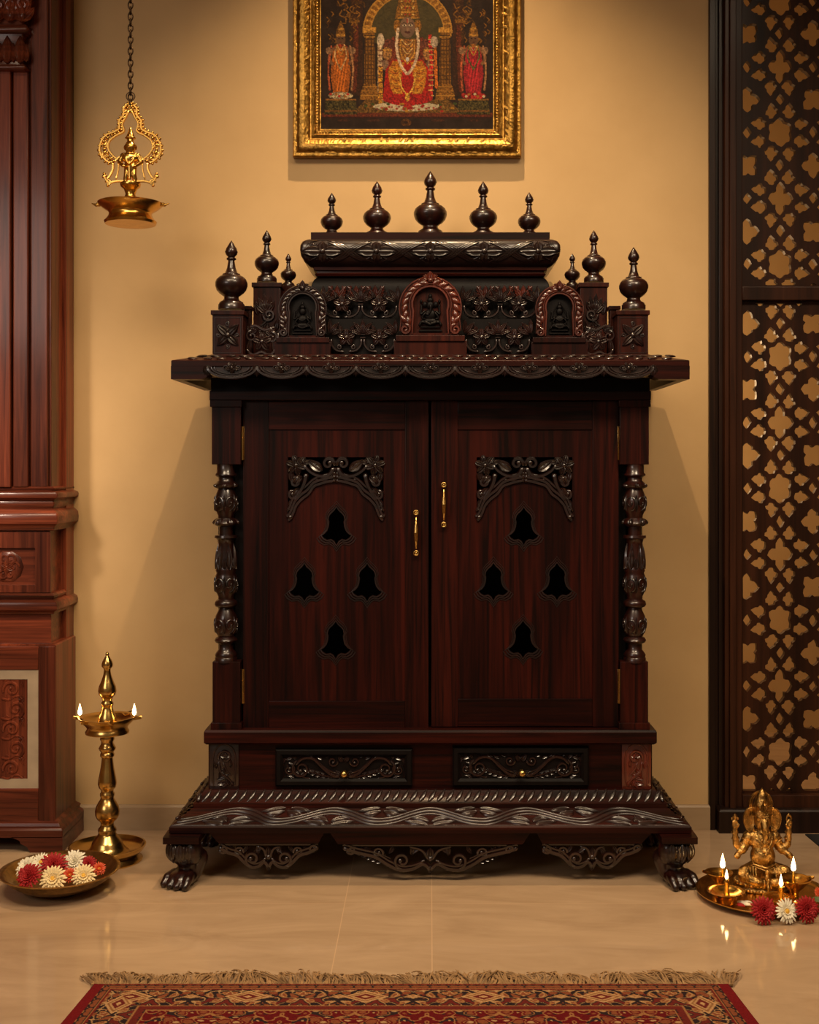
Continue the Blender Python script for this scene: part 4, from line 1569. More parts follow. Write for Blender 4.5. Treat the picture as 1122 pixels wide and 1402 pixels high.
# ---- finials
FIN = [(0, 0), (.19, 0), (.19, .07), (.175, .085), (.17, .105), (.125, .13), (.105, .16), (.105, .185), (.135, .205), (.175, .235), (.212, .28), (.232, .34), (.232, .385), (.212, .435), (.17, .475), (.13, .49), (.125, .513), (.092, .523), (.062, .6), (.045, .705), (.068, .72), (.068, .74), (.045, .755), (.08, .795), (.092, .83), (.076, .88), (.034, .95), (0, 1)]


def finial(px, ytip, ybase, D, zbase=None, wide=1.0):
    z0_ = Z(ybase, D) if zbase is None else zbase
    Hh = Z(ytip, D) - z0_
    bm = bmesh.new()
    lathe(bm, [(r * Hh * wide, z * Hh) for r, z in FIN], (X(px, D), Yd(D), z0_), 28)
    part('finial', bm, M['turned'], angle=60)


# ---- corner posts
zdeck = zt1
def post(px0, px1, ytop, D, ybot=492, depth=None, flower='star', mir=False):
    S = fmap(D, CX if mir else None)
    dpt = (px1 - px0) * D / FPX if depth is None else depth
    bm = bmesh.new()
    a, b = (2 * CX - px1, 2 * CX - px0) if mir else (px0, px1)
    z_lo = zdeck - 0.004 if D > 3.56 else ze1 + 0.006
    box(bm, X(a, D), X(b, D), Yd(D), Yd(D) + dpt, z_lo, Z(ytop + 6, D), 0.001)
    box(bm, X(a - 2, D), X(b + 2, D), Yd(D) - 0.005, Yd(D) + dpt + 0.005, Z(ytop + 6, D), Z(ytop, D), 0.001)
    o = part('corner_post', bm, M['rosewood_red'])
    bm = bmesh.new()
    cx = (px0 + px1) / 2
    S2 = lambda u, v, w: S(u, v, w)
    if flower == 'star':
        cy = ytop + 34
        for k in range(4):
            an = 45 + 90 * k
            leaf(bm, S2, cx, cy, an, 21, 11, 3, 0)
            leaf(bm, S2, cx, cy, an + 22, 16, 4.5, 2.6, 0); leaf(bm, S2, cx, cy, an - 22, 16, 4.5, 2.6, 0)
            leaf(bm, S2, cx, cy, an + 45, 13, 5, 2.4, 0)
            spiral(bm, S2, cx + 8 * math.cos(math.radians(an + 45)) * 1.5, cy - 15 * math.sin(math.radians(an + 45)), 3.4, 1, an, 1, 1.1, .8)
        knob(bm, S2, cx, cy, 4, 4, 0.003)
        ridge(bm, S2, [(px0 + 3, ytop + 10), (px1 - 3, ytop + 10), (px1 - 3, ytop + 58), (px0 + 3, ytop + 58), (px0 + 3, ytop + 10)], 0.8, smooth=False)
    else:
        cy = ytop + 10
        fan(bm, S2, cx - 1, cy + 32, 28, 5, 110, 95, 8, 3)
        spiral(bm, S2, cx + 3, cy + 34, 9, 2, 180, 1.3, 2.4, 1.5, w0=0.002)
        acanthus(bm, S2, cx - 10, cy + 50, 30, 26, 9, 60, 3)
        fan(bm, S2, cx + 2, cy + 62, 20, 4, 120, 110, 7, 3)
        leaf(bm, S2, cx - 12, cy + 34, 100, 20, 7, 3); leaf(bm, S2, cx + 12, cy + 56, 80, 18, 7, 3)
    part('flower_carving', bm, CV, o, angle=60)


for m_ in (False, True):
    post(291, 333, 425, 3.555, mir=m_)
    post(347, 384, 387, 3.68, flower='vine', mir=m_)
    f = (lambda u: 2 * CX - u) if m_ else (lambda u: u)
    finial(f(317) if not m_ else 868, 329 if not m_ else 338, 424, 3.585)
    finial(f(365.5), 315, 386.5, 3.71)
    # rear finial on a small block
    bm = bmesh.new()
    a, b = sorted((f(384), f(407)))
    box(bm, X(a, 3.82), X(b, 3.82), Yd(3.80), Yd(3.86), zdeck - 0.004, Z(393, 3.83), 0.001)
    part('rear_post', bm, M['rosewood_red'])
    finial(f(395), 347, 393, 3.83)
    # short block behind the corner post
    bm = bmesh.new()
    a, b = sorted((f(331), f(343)))
    box(bm, X(a, 3.64), X(b, 3.64), Yd(3.64), Yd(3.68), zdeck - 0.004, Z(424, 3.64), 0.001)
    box(bm, X(a - 2, 3.64), X(b + 2, 3.64), Yd(3.635), Yd(3.685), Z(424, 3.64), Z(419, 3.64), 0.001)
    part('small_block', bm, M['rosewood_red'])
# ---- domed top
Dm = 3.70
k37 = Dm / FPX
xm = X(CX, Dm)
ym0, ym1 = Yd(3.70), Yd(3.935)
ymc, hym = (ym0 + ym1) / 2, (ym1 - ym0) / 2
bm = bmesh.new()
W0 = 163.5 * k37
prof = [(0, zdeck - 0.006), (0, Z(400, Dm)), (0.000, Z(393, Dm)), (-0.003, Z(387, Dm)), (-0.009, Z(382, Dm)), (-0.017, Z(378.5, Dm)), (-0.02, Z(378, Dm))]
rect_loft(bm, xm, ymc, W0, hym, prof, 0.004, 4)
part('dome_body', bm, BK)
bm = bmesh.new()
W1 = 159 * k37
prof = [(-0.012, Z(379, Dm)), (-0.004, Z(377.5, Dm)), (-0.001, Z(375, Dm)), (-0.006, Z(373.5, Dm)), (-0.006, Z(371, Dm)), (0.002, Z(370, Dm)), (0.003, Z(366, Dm)), (-0.004, Z(364, Dm))]
rect_loft(bm, xm, ymc, W1, hym, prof, 0.004, 4)
part('neck_moulding', bm, RH)
# cushion
bm = bmesh.new()
Dk = 3.66
kk = Dk / FPX
W2 = 155 * kk
ykc, hyk = ymc + 0.002, (Yd(3.94) - Yd(3.70)) / 2 + 0.0
cush = [(368, 150), (366, 158), (362, 167), (356, 174), (349, 178), (341, 179.5), (334, 179), (328.5, 176), (325.5, 171), (325, 166)]
hyk = (Yd(3.925) - Yd(3.72)) / 2
ykc = (Yd(3.925) + Yd(3.72)) / 2
def coff(py): return (np.interp(py, [c[0] for c in cush][::-1], [c[1] for c in cush][::-1]) - 155) * kk
prof = [(coff(py) if i else -0.004, Z(py, Dk)) for i, (py, hw) in enumerate(cush)]
rect_loft(bm, xm, ykc, W2, hyk, prof, 0.012, 6)
part('cushion_moulding', bm, M['carved_soft'], angle=70)
bm = bmesh.new()
def Scu(u, v, w):
    off = coff(v)
    return Vector((X(u, Dk), ykc - hyk - off - w, Z(v, Dk)))
cy = 344
nf = 5
sp = 74
for k in range(-2, 3):
    c = CX + k * sp
    for an in (0, 180):
        leaf(bm, Scu, c, cy, an, 30, 15, 3.2)
        leaf(bm, Scu, c, cy, an + 24, 24, 7, 2.6, 12); leaf(bm, Scu, c, cy, an - 24, 24, 7, 2.6, -12)
    for an in (90, 270):
        leaf(bm, Scu, c, cy, an, 15, 14, 3.2)
        leaf(bm, Scu, c, cy, an + 42, 15, 7, 2.6); leaf(bm, Scu, c, cy, an - 42, 15, 7, 2.6)
    knob(bm, Scu, c, cy, 4.4, 4, 0.003)
    ridge(bm, Scu, [(c - 17, 330), (c - 6, 327.5), (c + 6, 327.5), (c + 17, 330)], 1.2)
for k in range(-3, 3):
    c = CX + (k + .5) * sp
    for off in (-5, 0, 5):
        for s_ in (1, -1):
            pts = [(c - 25 + off, cy + s_ * 14), (c - 8 + off, cy + s_ * 6), (c + 8 + off, cy - s_ * 6), (c + 25 + off, cy - s_ * 14)]
            pts = [(min(max(u, 412), 767), v) for u, v in pts]
            if pts[0][0] < pts[-1][0] - 8 and 416 < c < 763:
                ridge(bm, Scu, pts, 1.7, 1.7, w0=0.002 if s_ > 0 else 0.001)
for m_ in (-1, 1):
    c = CX + m_ * 170
    for k in range(4):
        ridge(bm, Scu, [(c - m_ * (4 + k * 3), 330 + k), (c + m_ * 2 - m_ * k * 3, 344), (c - m_ * (4 + k * 3), 358 - k)], 1.1)
part('flower_band', bm, CV, angle=60)
bm = bmesh.new()
W3 = 164 * 3.70 / FPX
rect_loft(bm, xm, ymc, W3, hym - 0.006, [(-.02, Z(327, Dk)), (0, Z(326, Dk)), (0, Z(317.5, 3.70))], 0.002)
part('top_slab', bm, RH)
ztop = Z(317.5, 3.70)
for px, yt, wd_ in ((589.5, 234, 1.06), (516.5, 248, 1.05), (662, 248, 1.05), (454.5, 264, 1.05), (725, 263, 1.05)):
    finial(px, yt, 317, 3.80, ztop - 0.001, wd_)

# ---- floral frets
def tier(x0, x1, y0, y1, D, name='floral_fret', top_fan=True, mir=False):
    S = fmap(D, CX if mir else None)
    bm = bmesh.new()
    w = x1 - x0
    cx = (x0 + x1) / 2
    h = y1 - y0
    n = max(2, round(w / 43))
    sp_ = w / n
    fl_ = [x0 + (k + .5) * sp_ for k in range(n)]
    fy = y0 + h * .60
    for k, fx in enumerate(fl_):
        blossom(bm, S, fx, fy - 2, 12, 5, 9, 2.2, 90, 0.002, 3.2)
        for q_ in range(5):
            leaf(bm, S, fx, fy - 2, 126 + 72 * q_, 11, 4, 1.2, 0, 0.0, n=4)
        leaf(bm, S, fx - 6, fy - 10, 115, 11, 5, 2, 0, 0.0); leaf(bm, S, fx + 6, fy - 10, 65, 11, 5, 2, 0, 0.0)
        for m_ in (1, -1):
            spiral(bm, S, fx + m_ * 9, y0 + h * .84, 3.4, 1.4, 90, .9, 1.6, 1.2, w0=0.001, cw=-m_)
            ridge(bm, S, [(fx + m_ * 3, y0 + h * .97), (fx + m_ * sp_ * .30, y0 + h * .93), (fx + m_ * sp_ * .44, y0 + h * .78), (fx + m_ * (sp_ * .5 - 2), y0 + h * .60)], 1.9, 1.6, 0.002)
    for k in range(-0, n + 1):
        c = x0 + k * sp_
        edge = k in (0, n)
        for m_ in (1, -1):
            if edge and (m_ < 0) == (k == 0):
                continue
            leaf(bm, S, c + m_ * 1.5, y0 + h * .44, 90 - m_ * 24, 20, 6, 2.0, -m_ * 25, 0.005)
            leaf(bm, S, c + m_ * 3, y0 + h * .48, 90 - m_ * 52, 18, 6, 2.0, -m_ * 30, 0.005)
        leaf(bm, S, c, y0 + h * .44, 90, 20, 6.5, 2, 0, 0.005)
        if not edge:
            ridge(bm, S, [(c - 5, y0 + h * .47), (c + 5, y0 + h * .47)], 2.2, smooth=False, w0=0.002)
            ridge(bm, S, [(c - 3.5, y0 + h * .56), (c + 3.5, y0 + h * .56)], 2.0, smooth=False, w0=0.002)
    # closing line below
    ridge(bm, S, [(x0 + 2, y0 + h * .60), (x0 + 4, y0 + h * .86), (x0 + 12, y1 - 1)], 1.6)
    ridge(bm, S, [(x1 - 2, y0 + h * .60), (x1 - 4, y0 + h * .86), (x1 - 12, y1 - 1)], 1.6)
    return part(name, bm, CV, angle=60)


for m_ in (False, True):
    tier(452, 542, 436, 483, 3.63, mir=m_)
    tier(443, 545, 392, 436, 3.675, mir=m_)
    # leafy crest above the upper fret
    bm = bmesh.new()
    S = fmap(3.69, CX if m_ else None)
    for c in (462, 488, 514):
        acanthus(bm, S, c, 407, 150, 18, 8, -70, 2.8); acanthus(bm, S, c, 407, 30, 18, 8, 70, 2.8)
        leaf(bm, S, c, 407, 90, 17, 7, 3)
        ridge(bm, S, [(c - 12, 392), (c - 4, 400), (c, 408)], 1.3); ridge(bm, S, [(c + 12, 392), (c + 4, 400), (c, 408)], 1.3)
    part('leaf_crest', bm, CR, angle=60)
    bm = bmesh.new()
    f = (lambda u: 2 * CX - u) if m_ else (lambda u: u)
    # board behind the lower fret, boards at both ends of the deck
    a, b = sorted((f(452), f(541)))
    poly = [(f(457), 485), (f(452), 462), (f(451), 437), (f(543), 437), (f(542), 462), (f(536), 485)]
    plate(bm, [[(X(u, 3.64), Z(v, 3.64)) for u, v in poly]], Yd(3.638), Yd(3.65))
    part('fret_back_board', bm, BK, smooth=False)
    # fret between the two posts
    bm = bmesh.new()
    S = fmap(3.60, CX if m_ else None)
    blossom(bm, S, 359, 468, 13, 5, 11, 3.2, 90, 0.001)
    spiral(bm, S, 345, 460, 8, 2, 90, 1.2, 2, 1.3); spiral(bm, S, 372, 462, 8, 2, 90, 1.2, 2, 1.3, cw=-1)
    ridge(bm, S, [(338, 478), (346, 486), (358, 482), (370, 486), (380, 474), (381, 456)], 2.2)
    fan(bm, S, 345, 456, 15, 4, 110, 80, 6, 3); fan(bm, S, 371, 458, 15, 4, 110, 100, 6, 3)
    ridge(bm, S, [(340, 450), (350, 446), (362, 452), (376, 448)], 2.0)
    leaf(bm, S, 340, 484, 80, 22, 8, 3); leaf(bm, S, 378, 484, 100, 22, 8, 3)
    part('corner_fret', bm, CV, angle=60)
    bm = bmesh.new()
    a, b = sorted((f(335), f(452)))
    box(bm, X(a, 3.70), X(b, 3.70), Yd(3.695), Yd(3.705), zdeck - 0.004, Z(452, 3.70))
    part('deck_board', bm, BK, smooth=False)


# ---- niches with little seated figures in relief
def arch_pts(cx, hw, ybot, ytop, n=18, horseshoe=0.93):
    r = hw
    cy = ytop + r
    pts = [(cx + hw * horseshoe, ybot)]
    for i in range(n + 1):
        a = -0.35 + (PI + 0.70) * i / n
        pts.append((cx + r * math.cos(a), cy - r * math.sin(a)))
    pts.append((cx - hw * horseshoe, ybot))
    return pts


def niche(cx, hw, ytop, ysill, D, mat, mata, kind, s):
    Dn = D
    bm = bmesh.new()
    outer = arch_pts(cx, hw * .97, ysill, ytop + 4 * s)
    inner = arch_pts(cx, hw * .55, ysill - 3 * s, ytop + 17 * s, 14, 1.0)
    P = lambda u, v: (X(u, D), Z(v, D))
    plate(bm, [[P(*p) for p in outer], [P(*p) for p in inner]], Yd(D), Yd(D + 0.022))
    o = part('niche', bm, mat, smooth=False)
    bm = bmesh.new()
    plate(bm, [[P(*p) for p in arch_pts(cx, hw * .6, ysill - 1, ytop + 15 * s, 14, 1.0)]], Yd(D + .014), Yd(D + .024))
    part('niche_back', bm, BK if kind != 'centre' else M['rosewood_red'], o, smooth=False)
    bm = bmesh.new()
    pbox(bm, cx - hw * 1.10, cx + hw * 1.10, ysill, ysill + 8 * s, D - 0.012, D + 0.03, 0.001)
    part('niche_sill', bm, mat, o)
    bm = bmesh.new()
    a, b = X(cx - hw * 1.16, D), X(cx + hw * 1.16, D)
    box(bm, a, b, Yd(D) - 0.006, Yd(D) + 0.03, zdeck - 0.012, Z(ysill + 8 * s, D - 0.012) + 0.003, 0.001)
    part('niche_base', bm, mat, o)
    bm = bmesh.new()
    S = fmap(D)
    # inner moulding
    ridge(bm, S, arch_pts(cx, hw * .58, ysill - 2, ytop + 16 * s, 16, 1.0), 2.0 * s, w0=0.001, smooth=False)
    ridge(bm, S, arch_pts(cx, hw * .67, ysill - 2, ytop + 12.5 * s, 16, 1.0), 1.0 * s, w0=0.001, smooth=False)
    ridge(bm, S, arch_pts(cx, hw * .99, ysill - 6 * s, ytop + 3.2 * s, 18, .98), 1.2 * s, w0=0.0, smooth=False)
    # gadroons round the arch
    ra = hw * .84
    cy = ytop + 4 * s + hw * .97
    for i in range(17):
        a = -0.55 + (PI + 1.1) * i / 16
        u, v = cx + ra * math.cos(a), cy - ra * math.sin(a) * 1.0
        if v > ysill - 12 * s: continue
        ang = math.degrees(a) + (58 if a > PI / 2 else -58)
        if abs(a - PI / 2) < 0.1:
            continue
        L = hw * .34
        leaf(bm, S, u - math.cos(math.radians(ang)) * L / 2, v + math.sin(math.radians(ang)) * L / 2, ang, L, hw * .19, 3.2 * s, 15, 0.001, crease=0.05)
    for m_ in (1, -1):
        Sm = S if m_ > 0 else (lambda u, v, w: S(2 * cx - u, v, w))
        yy = cy + hw * .35
        n_ = 0
        while yy < ysill - 16 * s:
            leaf(bm, Sm, cx + hw * .74, yy + 4 * s, 35, hw * .3, hw * .18, 3.0 * s, 15, 0.001, crease=0.05)
            yy += 6.5 * s
        spiral(bm, Sm, cx + hw * .80, ysill - 8 * s, hw * .17, 2 * s, 90, 1.4, 2.4 * s, 1.6 * s, w0=0.002)
        leaf(bm, Sm, cx + 3 * s, ytop + 6 * s, 0, hw * .36, 6 * s, 3 * s, -30, 0.003)
        leaf(bm, Sm, cx + 2 * s, ytop + 5 * s, 40, hw * .22, 5 * s, 3 * s, -30, 0.003)
    leaf(bm, S, cx, ytop + 9 * s, 90, 14 * s, 9 * s, 4 * s, 0, 0.003)
    knob(bm, S, cx, ytop + 8 * s, 3.6 * s, 4, 0.003)
    part('arch_carving', bm, mata, o, angle=60)
    # figure
    bm = bmesh.new()
    R = lambda u, v, w: fmap(D + 0.012)(cx + u * s, ysill - 4 * s - v * s, w)
    B = lambda u, v, r, rz=None, w=0.002: blob(bm, R(u, v, w), (r[0] * s * PXM, 0.006 * s, r[1] * s * PXM), None, 12)
    pb = R(0, 0, 0)
    ridge(bm, lambda u, v, w: R(u, -v, w + 0.002), [(-16, -2), (16, -2)], 3, smooth=False, flat=1.4)
    ridge(bm, lambda u, v, w: R(u, -v, w + 0.002), [(-13, -7), (13, -7)], 2.4, smooth=False, flat=1.4)
    B(0, 15, (14, 4.5)); B(0, 24, (8.5, 8)); B(0, 37, (5.5, 6)); B(0, 44, (4.5, 4)); B(0, 49, (2.6, 4))
    T2 = lambda pts, r0, r1=None, w=0.004: ridge(bm, lambda u, v, w_: R(u, v, w_ + w), pts, r0 * s, r1 and r1 * s, flat=1.3)
    T2([(-8, 14), (0, 11), (9, 14)], 2.6)
    for m_ in (1, -1):
        T2([(m_ * 7, 29), (m_ * 13, 25), (m_ * 12, 33), (m_ * 13, 38)], 1.9, 1.4)
        T2([(m_ * 6, 27), (m_ * 11, 20), (m_ * 6, 17)], 1.9, 1.5)
        if kind == 'centre':
            B(m_ * 7.5, 38, (3.6, 4.5))
            B(m_ * 12.5, 42, (2, 3))
        T2([(m_ * 15, 8), (m_ * 12, 14), (m_ * 6, 12)], 2.0, 1.6)
    if kind == 'centre':
        T2([(0, 37), (0.5, 30), (-3, 24), (-6, 25)], 2.2, 1.2, 0.007)
    else:
        T2([(-10, 36), (0, 50), (10, 36)], 0.9)
        T2([(-7, 26), (0, 22), (8, 27)], 1.2, 1.2, 0.008)
    part('relief_figure', bm, BK if kind != 'centre' else M['ebony'], o, angle=70)


niche(CX, 43, 376, 459, 3.585, M['rosewood_red'], M['carved_red'], 'centre', 1.0)
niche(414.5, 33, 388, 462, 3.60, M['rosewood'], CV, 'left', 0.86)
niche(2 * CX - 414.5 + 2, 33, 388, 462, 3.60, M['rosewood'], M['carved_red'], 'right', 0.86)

# =================================================================== FRAMED PICTURE
Df = 3.955
pic = thing('framed_picture', (0.0, -0.02, Z(213, Df)), 'gilt-framed devotional painting of a seated robed deity hanging above the cabinet', 'picture')
PT = -175            # top edge of the frame lies above the photo
yfr = Yd(Df)


def frame_ring(name, prof, px0, px1, py0, py1, mat, parent, ornaments=None):
    """mitred frame; prof = [(inset px, depth towards the room in m)]"""
    bm = bmesh.new()
    rings = []
    for ins, d in prof:
        rings.append([bm.verts.new((X(u, Df), -d, Z(v, Df))) for u, v in ((px0 + ins, py0 + ins), (px1 - ins, py0 + ins), (px1 - ins, py1 - ins), (px0 + ins, py1 - ins))])
    n = len(rings)
    for i in range(n):
        a, b = rings[i], rings[(i + 1) % n]
        for k in range(4):
            j = (k + 1) % 4
            bm.faces.new((a[k], a[j], b[j], b[k]))
    return link_mesh(name, bm, mat, parent, angle=28)


fr = frame_ring('frame', [(0, 0.001), (0, 0.030), (1.5, 0.034), (5, 0.035), (7, 0.040), (11, 0.046), (16, 0.047), (21, 0.042), (24, 0.034), (26, 0.033), (26, 0.001)], 400.5, 714.5, PT, 213, M['gold'], pic)
frame_ring('inner_frame', [(25.9, 0.002), (25.9, 0.037), (29, 0.040), (31, 0.037), (32, 0.032), (35, 0.033), (37, 0.026), (38.5, 0.026), (38.5, 0.002)], 400.5, 714.5, PT, 213, M['gold'], pic)
bm = bmesh.new()
Sg = fmap(Df)
rng = random.Random(11)
def along(ins, step):
    x0, x1, y0, y1 = 400.5 + ins, 714.5 - ins, PT + ins, 213 - ins
    u = x0
    while u < x1:
        yield u, y1, 0
        yield u, y0, 0
        u += step
    v = y0
    while v < y1:
        yield x0, v, 1
        yield x1, v, 1
        v += step
for u, v, s_ in along(8, 7.2):
    a = rng.uniform(-35, 35) + (90 if s_ else 0)
    leaf(bm, lambda p, q, w: Vector((X(p, Df), -0.037 - w * 0.5, Z(q, Df))), u, v, a, 9, 4.5, 2.0, 20, n=4)
for u, v, s_ in along(18, 8.5):
    a = (rng.uniform(20, 60) * rng.choice((-1, 1))) + (90 if s_ else 0)
    leaf(bm, lambda p, q, w: Vector((X(p, Df), -0.0445 - w * 0.5, Z(q, Df))), u, v, a, 9, 3.6, 1.5, 20, n=4)
link_mesh('leaf_ornament', bm, M['gold'], fr, angle=60)
bm = bmesh.new()
for u, v, s_ in along(33.5, 4.0):
    knob(bm, lambda p, q, w: Vector((X(p, Df), -0.033 - w, Z(q, Df))), u, v, 1.5, 1.3, seg=6)
link_mesh('bead_ornament', bm, M['gold'], fr, angle=60)

# painted surface
PX0, PX1, PY0, PY1 = 438.0, 677.0, PT + 37.0, 175.0
RES = 1.35
nw, nh = int((PX1 - PX0) * RES), int((PY1 - PY0) * RES)
gu = PX0 + (np.arange(nw + 1)) / nw * (PX1 - PX0)
gv = PY0 + (np.arange(nh + 1)) / nh * (PY1 - PY0)
U, V = np.meshgrid(gu, gv)
rs_ = np.random.RandomState(4)


def vnoise(scale, seed=0):
    r = np.random.RandomState(seed)
    gh, gw = int(nh / scale) + 3, int(nw / scale) + 3
    g = r.rand(gh, gw)
    yy, xx = np.arange(nh + 1) / scale, np.arange(nw + 1) / scale
    y0, x0 = yy.astype(int), xx.astype(int)
    fy, fx = (yy - y0)[:, None], (xx - x0)[None, :]
    return (g[y0][:, x0] * (1 - fy) * (1 - fx) + g[y0 + 1][:, x0] * fy * (1 - fx) + g[y0][:, x0 + 1] * (1 - fy) * fx + g[y0 + 1][:, x0 + 1] * fy * fx)


img = np.zeros((nh + 1, nw + 1, 3))
img[:] = (40, 26, 18)
img += (vnoise(9, 1)[..., None] - .5) * 14
fine = vnoise(1.6, 2)


def put(mask, col, tex=0.0, t=None):
    t = fine if t is None else t
    c = np.array(col, float)[None, :] * (1 + tex * (t[mask][:, None] * 2 - 1))
    img[mask] = c


def ell(cx, cy, rx, ry): return ((U - cx) / rx) ** 2 + ((V - cy) / ry) ** 2 < 1
def rect(a, b, c, d): return (U > a) & (U < b) & (V > c) & (V < d)


def poly(pts):
    m = np.zeros(U.shape, bool)
    n = len(pts)
    for i in range(n):
        x0, y0 = pts[i]; x1, y1 = pts[(i + 1) % n]
        if y0 == y1: continue
        c = ((y0 > V) != (y1 > V)) & (U < (x1 - x0) * (V - y0) / (y1 - y0) + x0)
        m ^= c
    return m


def stroke(pts, w, col, tex=0.0, dots=None):
    pts = catmull(pts, 8) if len(pts) > 2 else pts
    m = np.zeros(U.shape, bool)
    acc = 0
    for a, b in zip(pts, pts[1:]):
        L2 = (b[0] - a[0]) ** 2 + (b[1] - a[1]) ** 2 + 1e-9
        t = np.clip(((U - a[0]) * (b[0] - a[0]) + (V - a[1]) * (b[1] - a[1])) / L2, 0, 1)
        d = np.hypot(U - a[0] - t * (b[0] - a[0]), V - a[1] - t * (b[1] - a[1]))
        m |= d < w / 2
    put(m, col, tex)


GOLD, GOLD_L, GOLD_D = (118, 76, 24), (168, 118, 46), (70, 42, 14)
c0 = 558
# outer arcade of gold leafage
for sx in (-1, 1):
    put(rect(*sorted((c0 + sx * 62, c0 + sx * 78)), -140, 128), (52, 28, 14), .3)
    stroke([(c0 + sx * 74, 120), (c0 + sx * 71, 60), (c0 + sx * 72, 25)], 7, (84, 36, 18), .5)
    for k in range(26):
        a = rs_.rand() * 6.3
        x = c0 + sx * (66 + rs_.rand() * 26); y = -10 + rs_.rand() * 42 - (abs(x - c0) - 66) * .3
        stroke([(x, y), (x + 6 * math.cos(a), y + 6 * math.sin(a)), (x + 9 * math.cos(a + .8), y + 9 * math.sin(a + .8))], 1.6, GOLD if k % 2 else GOLD_D, .3)
    put(rect(*sorted((c0 + sx * 66, c0 + sx * 80)), 22, 28), GOLD, .5)
# niche behind the figure
put(ell(c0, 42, 51, 52) | rect(c0 - 46, c0 + 46, 42, 130), (64, 54, 28), .12, vnoise(7, 5))
put(rect(c0 - 46, c0 + 46, 55, 130), (40, 28, 18), .2)
ring = ell(c0, 42, 61, 62) & ~ell(c0, 42, 50, 51) & (V < 46)
put(ring, GOLD, .35)
ang = np.arctan2(V - 42, U - c0)
put(ring & (np.sin(ang * 46) > 0.35), GOLD_L, .3)
put((ell(c0, 42, 62, 63) & ~ell(c0, 42, 60.3, 61.3)) & (V < 42), GOLD_L)
put((ell(c0, 42, 51.5, 52.5) & ~ell(c0, 42, 50, 51)) & (V < 42), GOLD_L)
# gold columns of the arch, stepped feet
for sx in (-1, 1):
    x = c0 + sx * 52
    put(poly([(x - 6.5, 36), (x + 6.5, 36), (x + 8, 118), (x - 8, 118)]), GOLD, .35)
    put((poly([(x - 6.5, 44), (x + 6.5, 44), (x + 8, 118), (x - 8, 118)])) & ((np.abs(((U - x) % 4) - 2) < .7) | ((V % 5) < 1.2)), GOLD_D, .3)
    put(rect(x - 9, x + 9, 34, 41), GOLD_L, .4); put(rect(x - 7.5, x + 7.5, 46, 48), GOLD_L, .3)
    put(poly([(x - 8, 112), (x + 8, 112), (x + 12, 122), (x + 14, 134), (x - 14, 134), (x - 12, 122)]), GOLD, .5)
    for k in range(3):
        put(rect(x - 10 - k * 1.5, x + 10 + k * 1.5, 115 + k * 6, 116.3 + k * 6), GOLD_L)
# platform
put(poly([(500, 134), (616, 134), (632, 152), (482, 152)]), (96, 66, 26), .5)
put(rect(440, 675, 152, 157), (92, 38, 20), .4)
put(rect(440, 675, 157, 159), (50, 22, 16), .2)
put(ell(c0 - 2, 165, 7, 5), (84, 50, 20), .5); put(ell(c0 - 2, 165, 3, 2), (40, 22, 12))
for x in (512, 650, 600, 470):
    put(ell(x, 162, 9, 1.6), (64, 34, 18), .4)
# side attendants
for cx, lower, up in ((466, (150, 78, 22), (130, 48, 20)), (649, (138, 30, 34), (122, 72, 26))):
    for k in range(34):
        a = rs_.rand() * 6.3; r = 17 + rs_.rand() * 9
        x, y = cx + r * math.cos(a) * .82, 30 + r * math.sin(a) * 1.1
        if y < 52: stroke([(x, y), (x + 3, y + 3), (x + 1, y + 6)], 1.4, GOLD if k % 2 else GOLD_D, .3)
    put(poly([(cx - 7, 46), (cx - 5, 36), (cx, 24), (cx + 5, 36), (cx + 7, 46)]), GOLD, .5)
    put(ell(cx, 36, 4, 2), GOLD_L, .4)
    put(ell(cx, 51, 6.5, 8.5), (92, 62, 40)); put(ell(cx - 2.4, 49.5, 1.2, .8), (20, 12, 10)); put(ell(cx + 2.4, 49.5, 1.2, .8), (20, 12, 10)); put(ell(cx, 54.5, 1.8, .8), (70, 24, 18))
    put(rect(cx - 6, cx + 6, 43, 46), GOLD_L, .4)
    put(ell(cx, 66, 12, 9), up, .5)
    put(poly([(cx - 10, 62), (cx + 10, 62), (cx + 14, 98), (cx + 10, 126), (cx - 10, 126), (cx - 14, 98)]), lower, .35)
    put(poly([(cx - 9, 78), (cx + 9, 78), (cx + 6, 122), (cx - 6, 122)]) & (np.sin(U * 1.6 + V * .25) > .2), tuple(min(255, c * 1.35) for c in lower), .2)
    for sx in (-1, 1):
        stroke([(cx + sx * 10, 63), (cx + sx * 16, 76), (cx + sx * 12, 84)], 4.2, (110, 74, 46), .3)
        stroke([(cx + sx * 13, 60), (cx + sx * 17, 90), (cx + sx * 15, 120)], 2.6, (140, 96, 60) if sx > 0 else (150, 70, 40), .5)
        stroke([(cx + sx * 5, 58), (cx + sx * 8, 74), (cx, 92)], 1.8, (176, 140, 90) if cx < 500 else (70, 84, 40), .5)
        put(ell(cx + sx * 16.5, 66, 4, 5), (126, 92, 64), .4)
    stroke([(cx - 6, 60), (cx, 72), (cx + 6, 60)], 1.5, GOLD_L, .4)
    stroke([(cx - 4, 60), (cx, 66), (cx + 4, 60)], 1.2, (180, 150, 100), .4)
    put(ell(cx, 128, 17, 5), (150, 130, 96) if cx < 500 else (140, 30, 28), .6)
    for q in range(8):
        put(ell(cx - 14 + q * 4, 126 + (q % 2) * 3, 2, 1.6), ((170, 40, 30), (190, 170, 130), (150, 90, 30))[q % 3])
    put(poly([(cx - 20, 132), (cx + 20, 132), (cx + 23, 154), (cx - 23, 154)]), (62, 52, 24), .7)
    put(rect(cx - 21, cx + 21, 132, 134.5), (120, 78, 30), .4); put(rect(cx - 22, cx + 22, 148, 150), (104, 66, 26), .4)
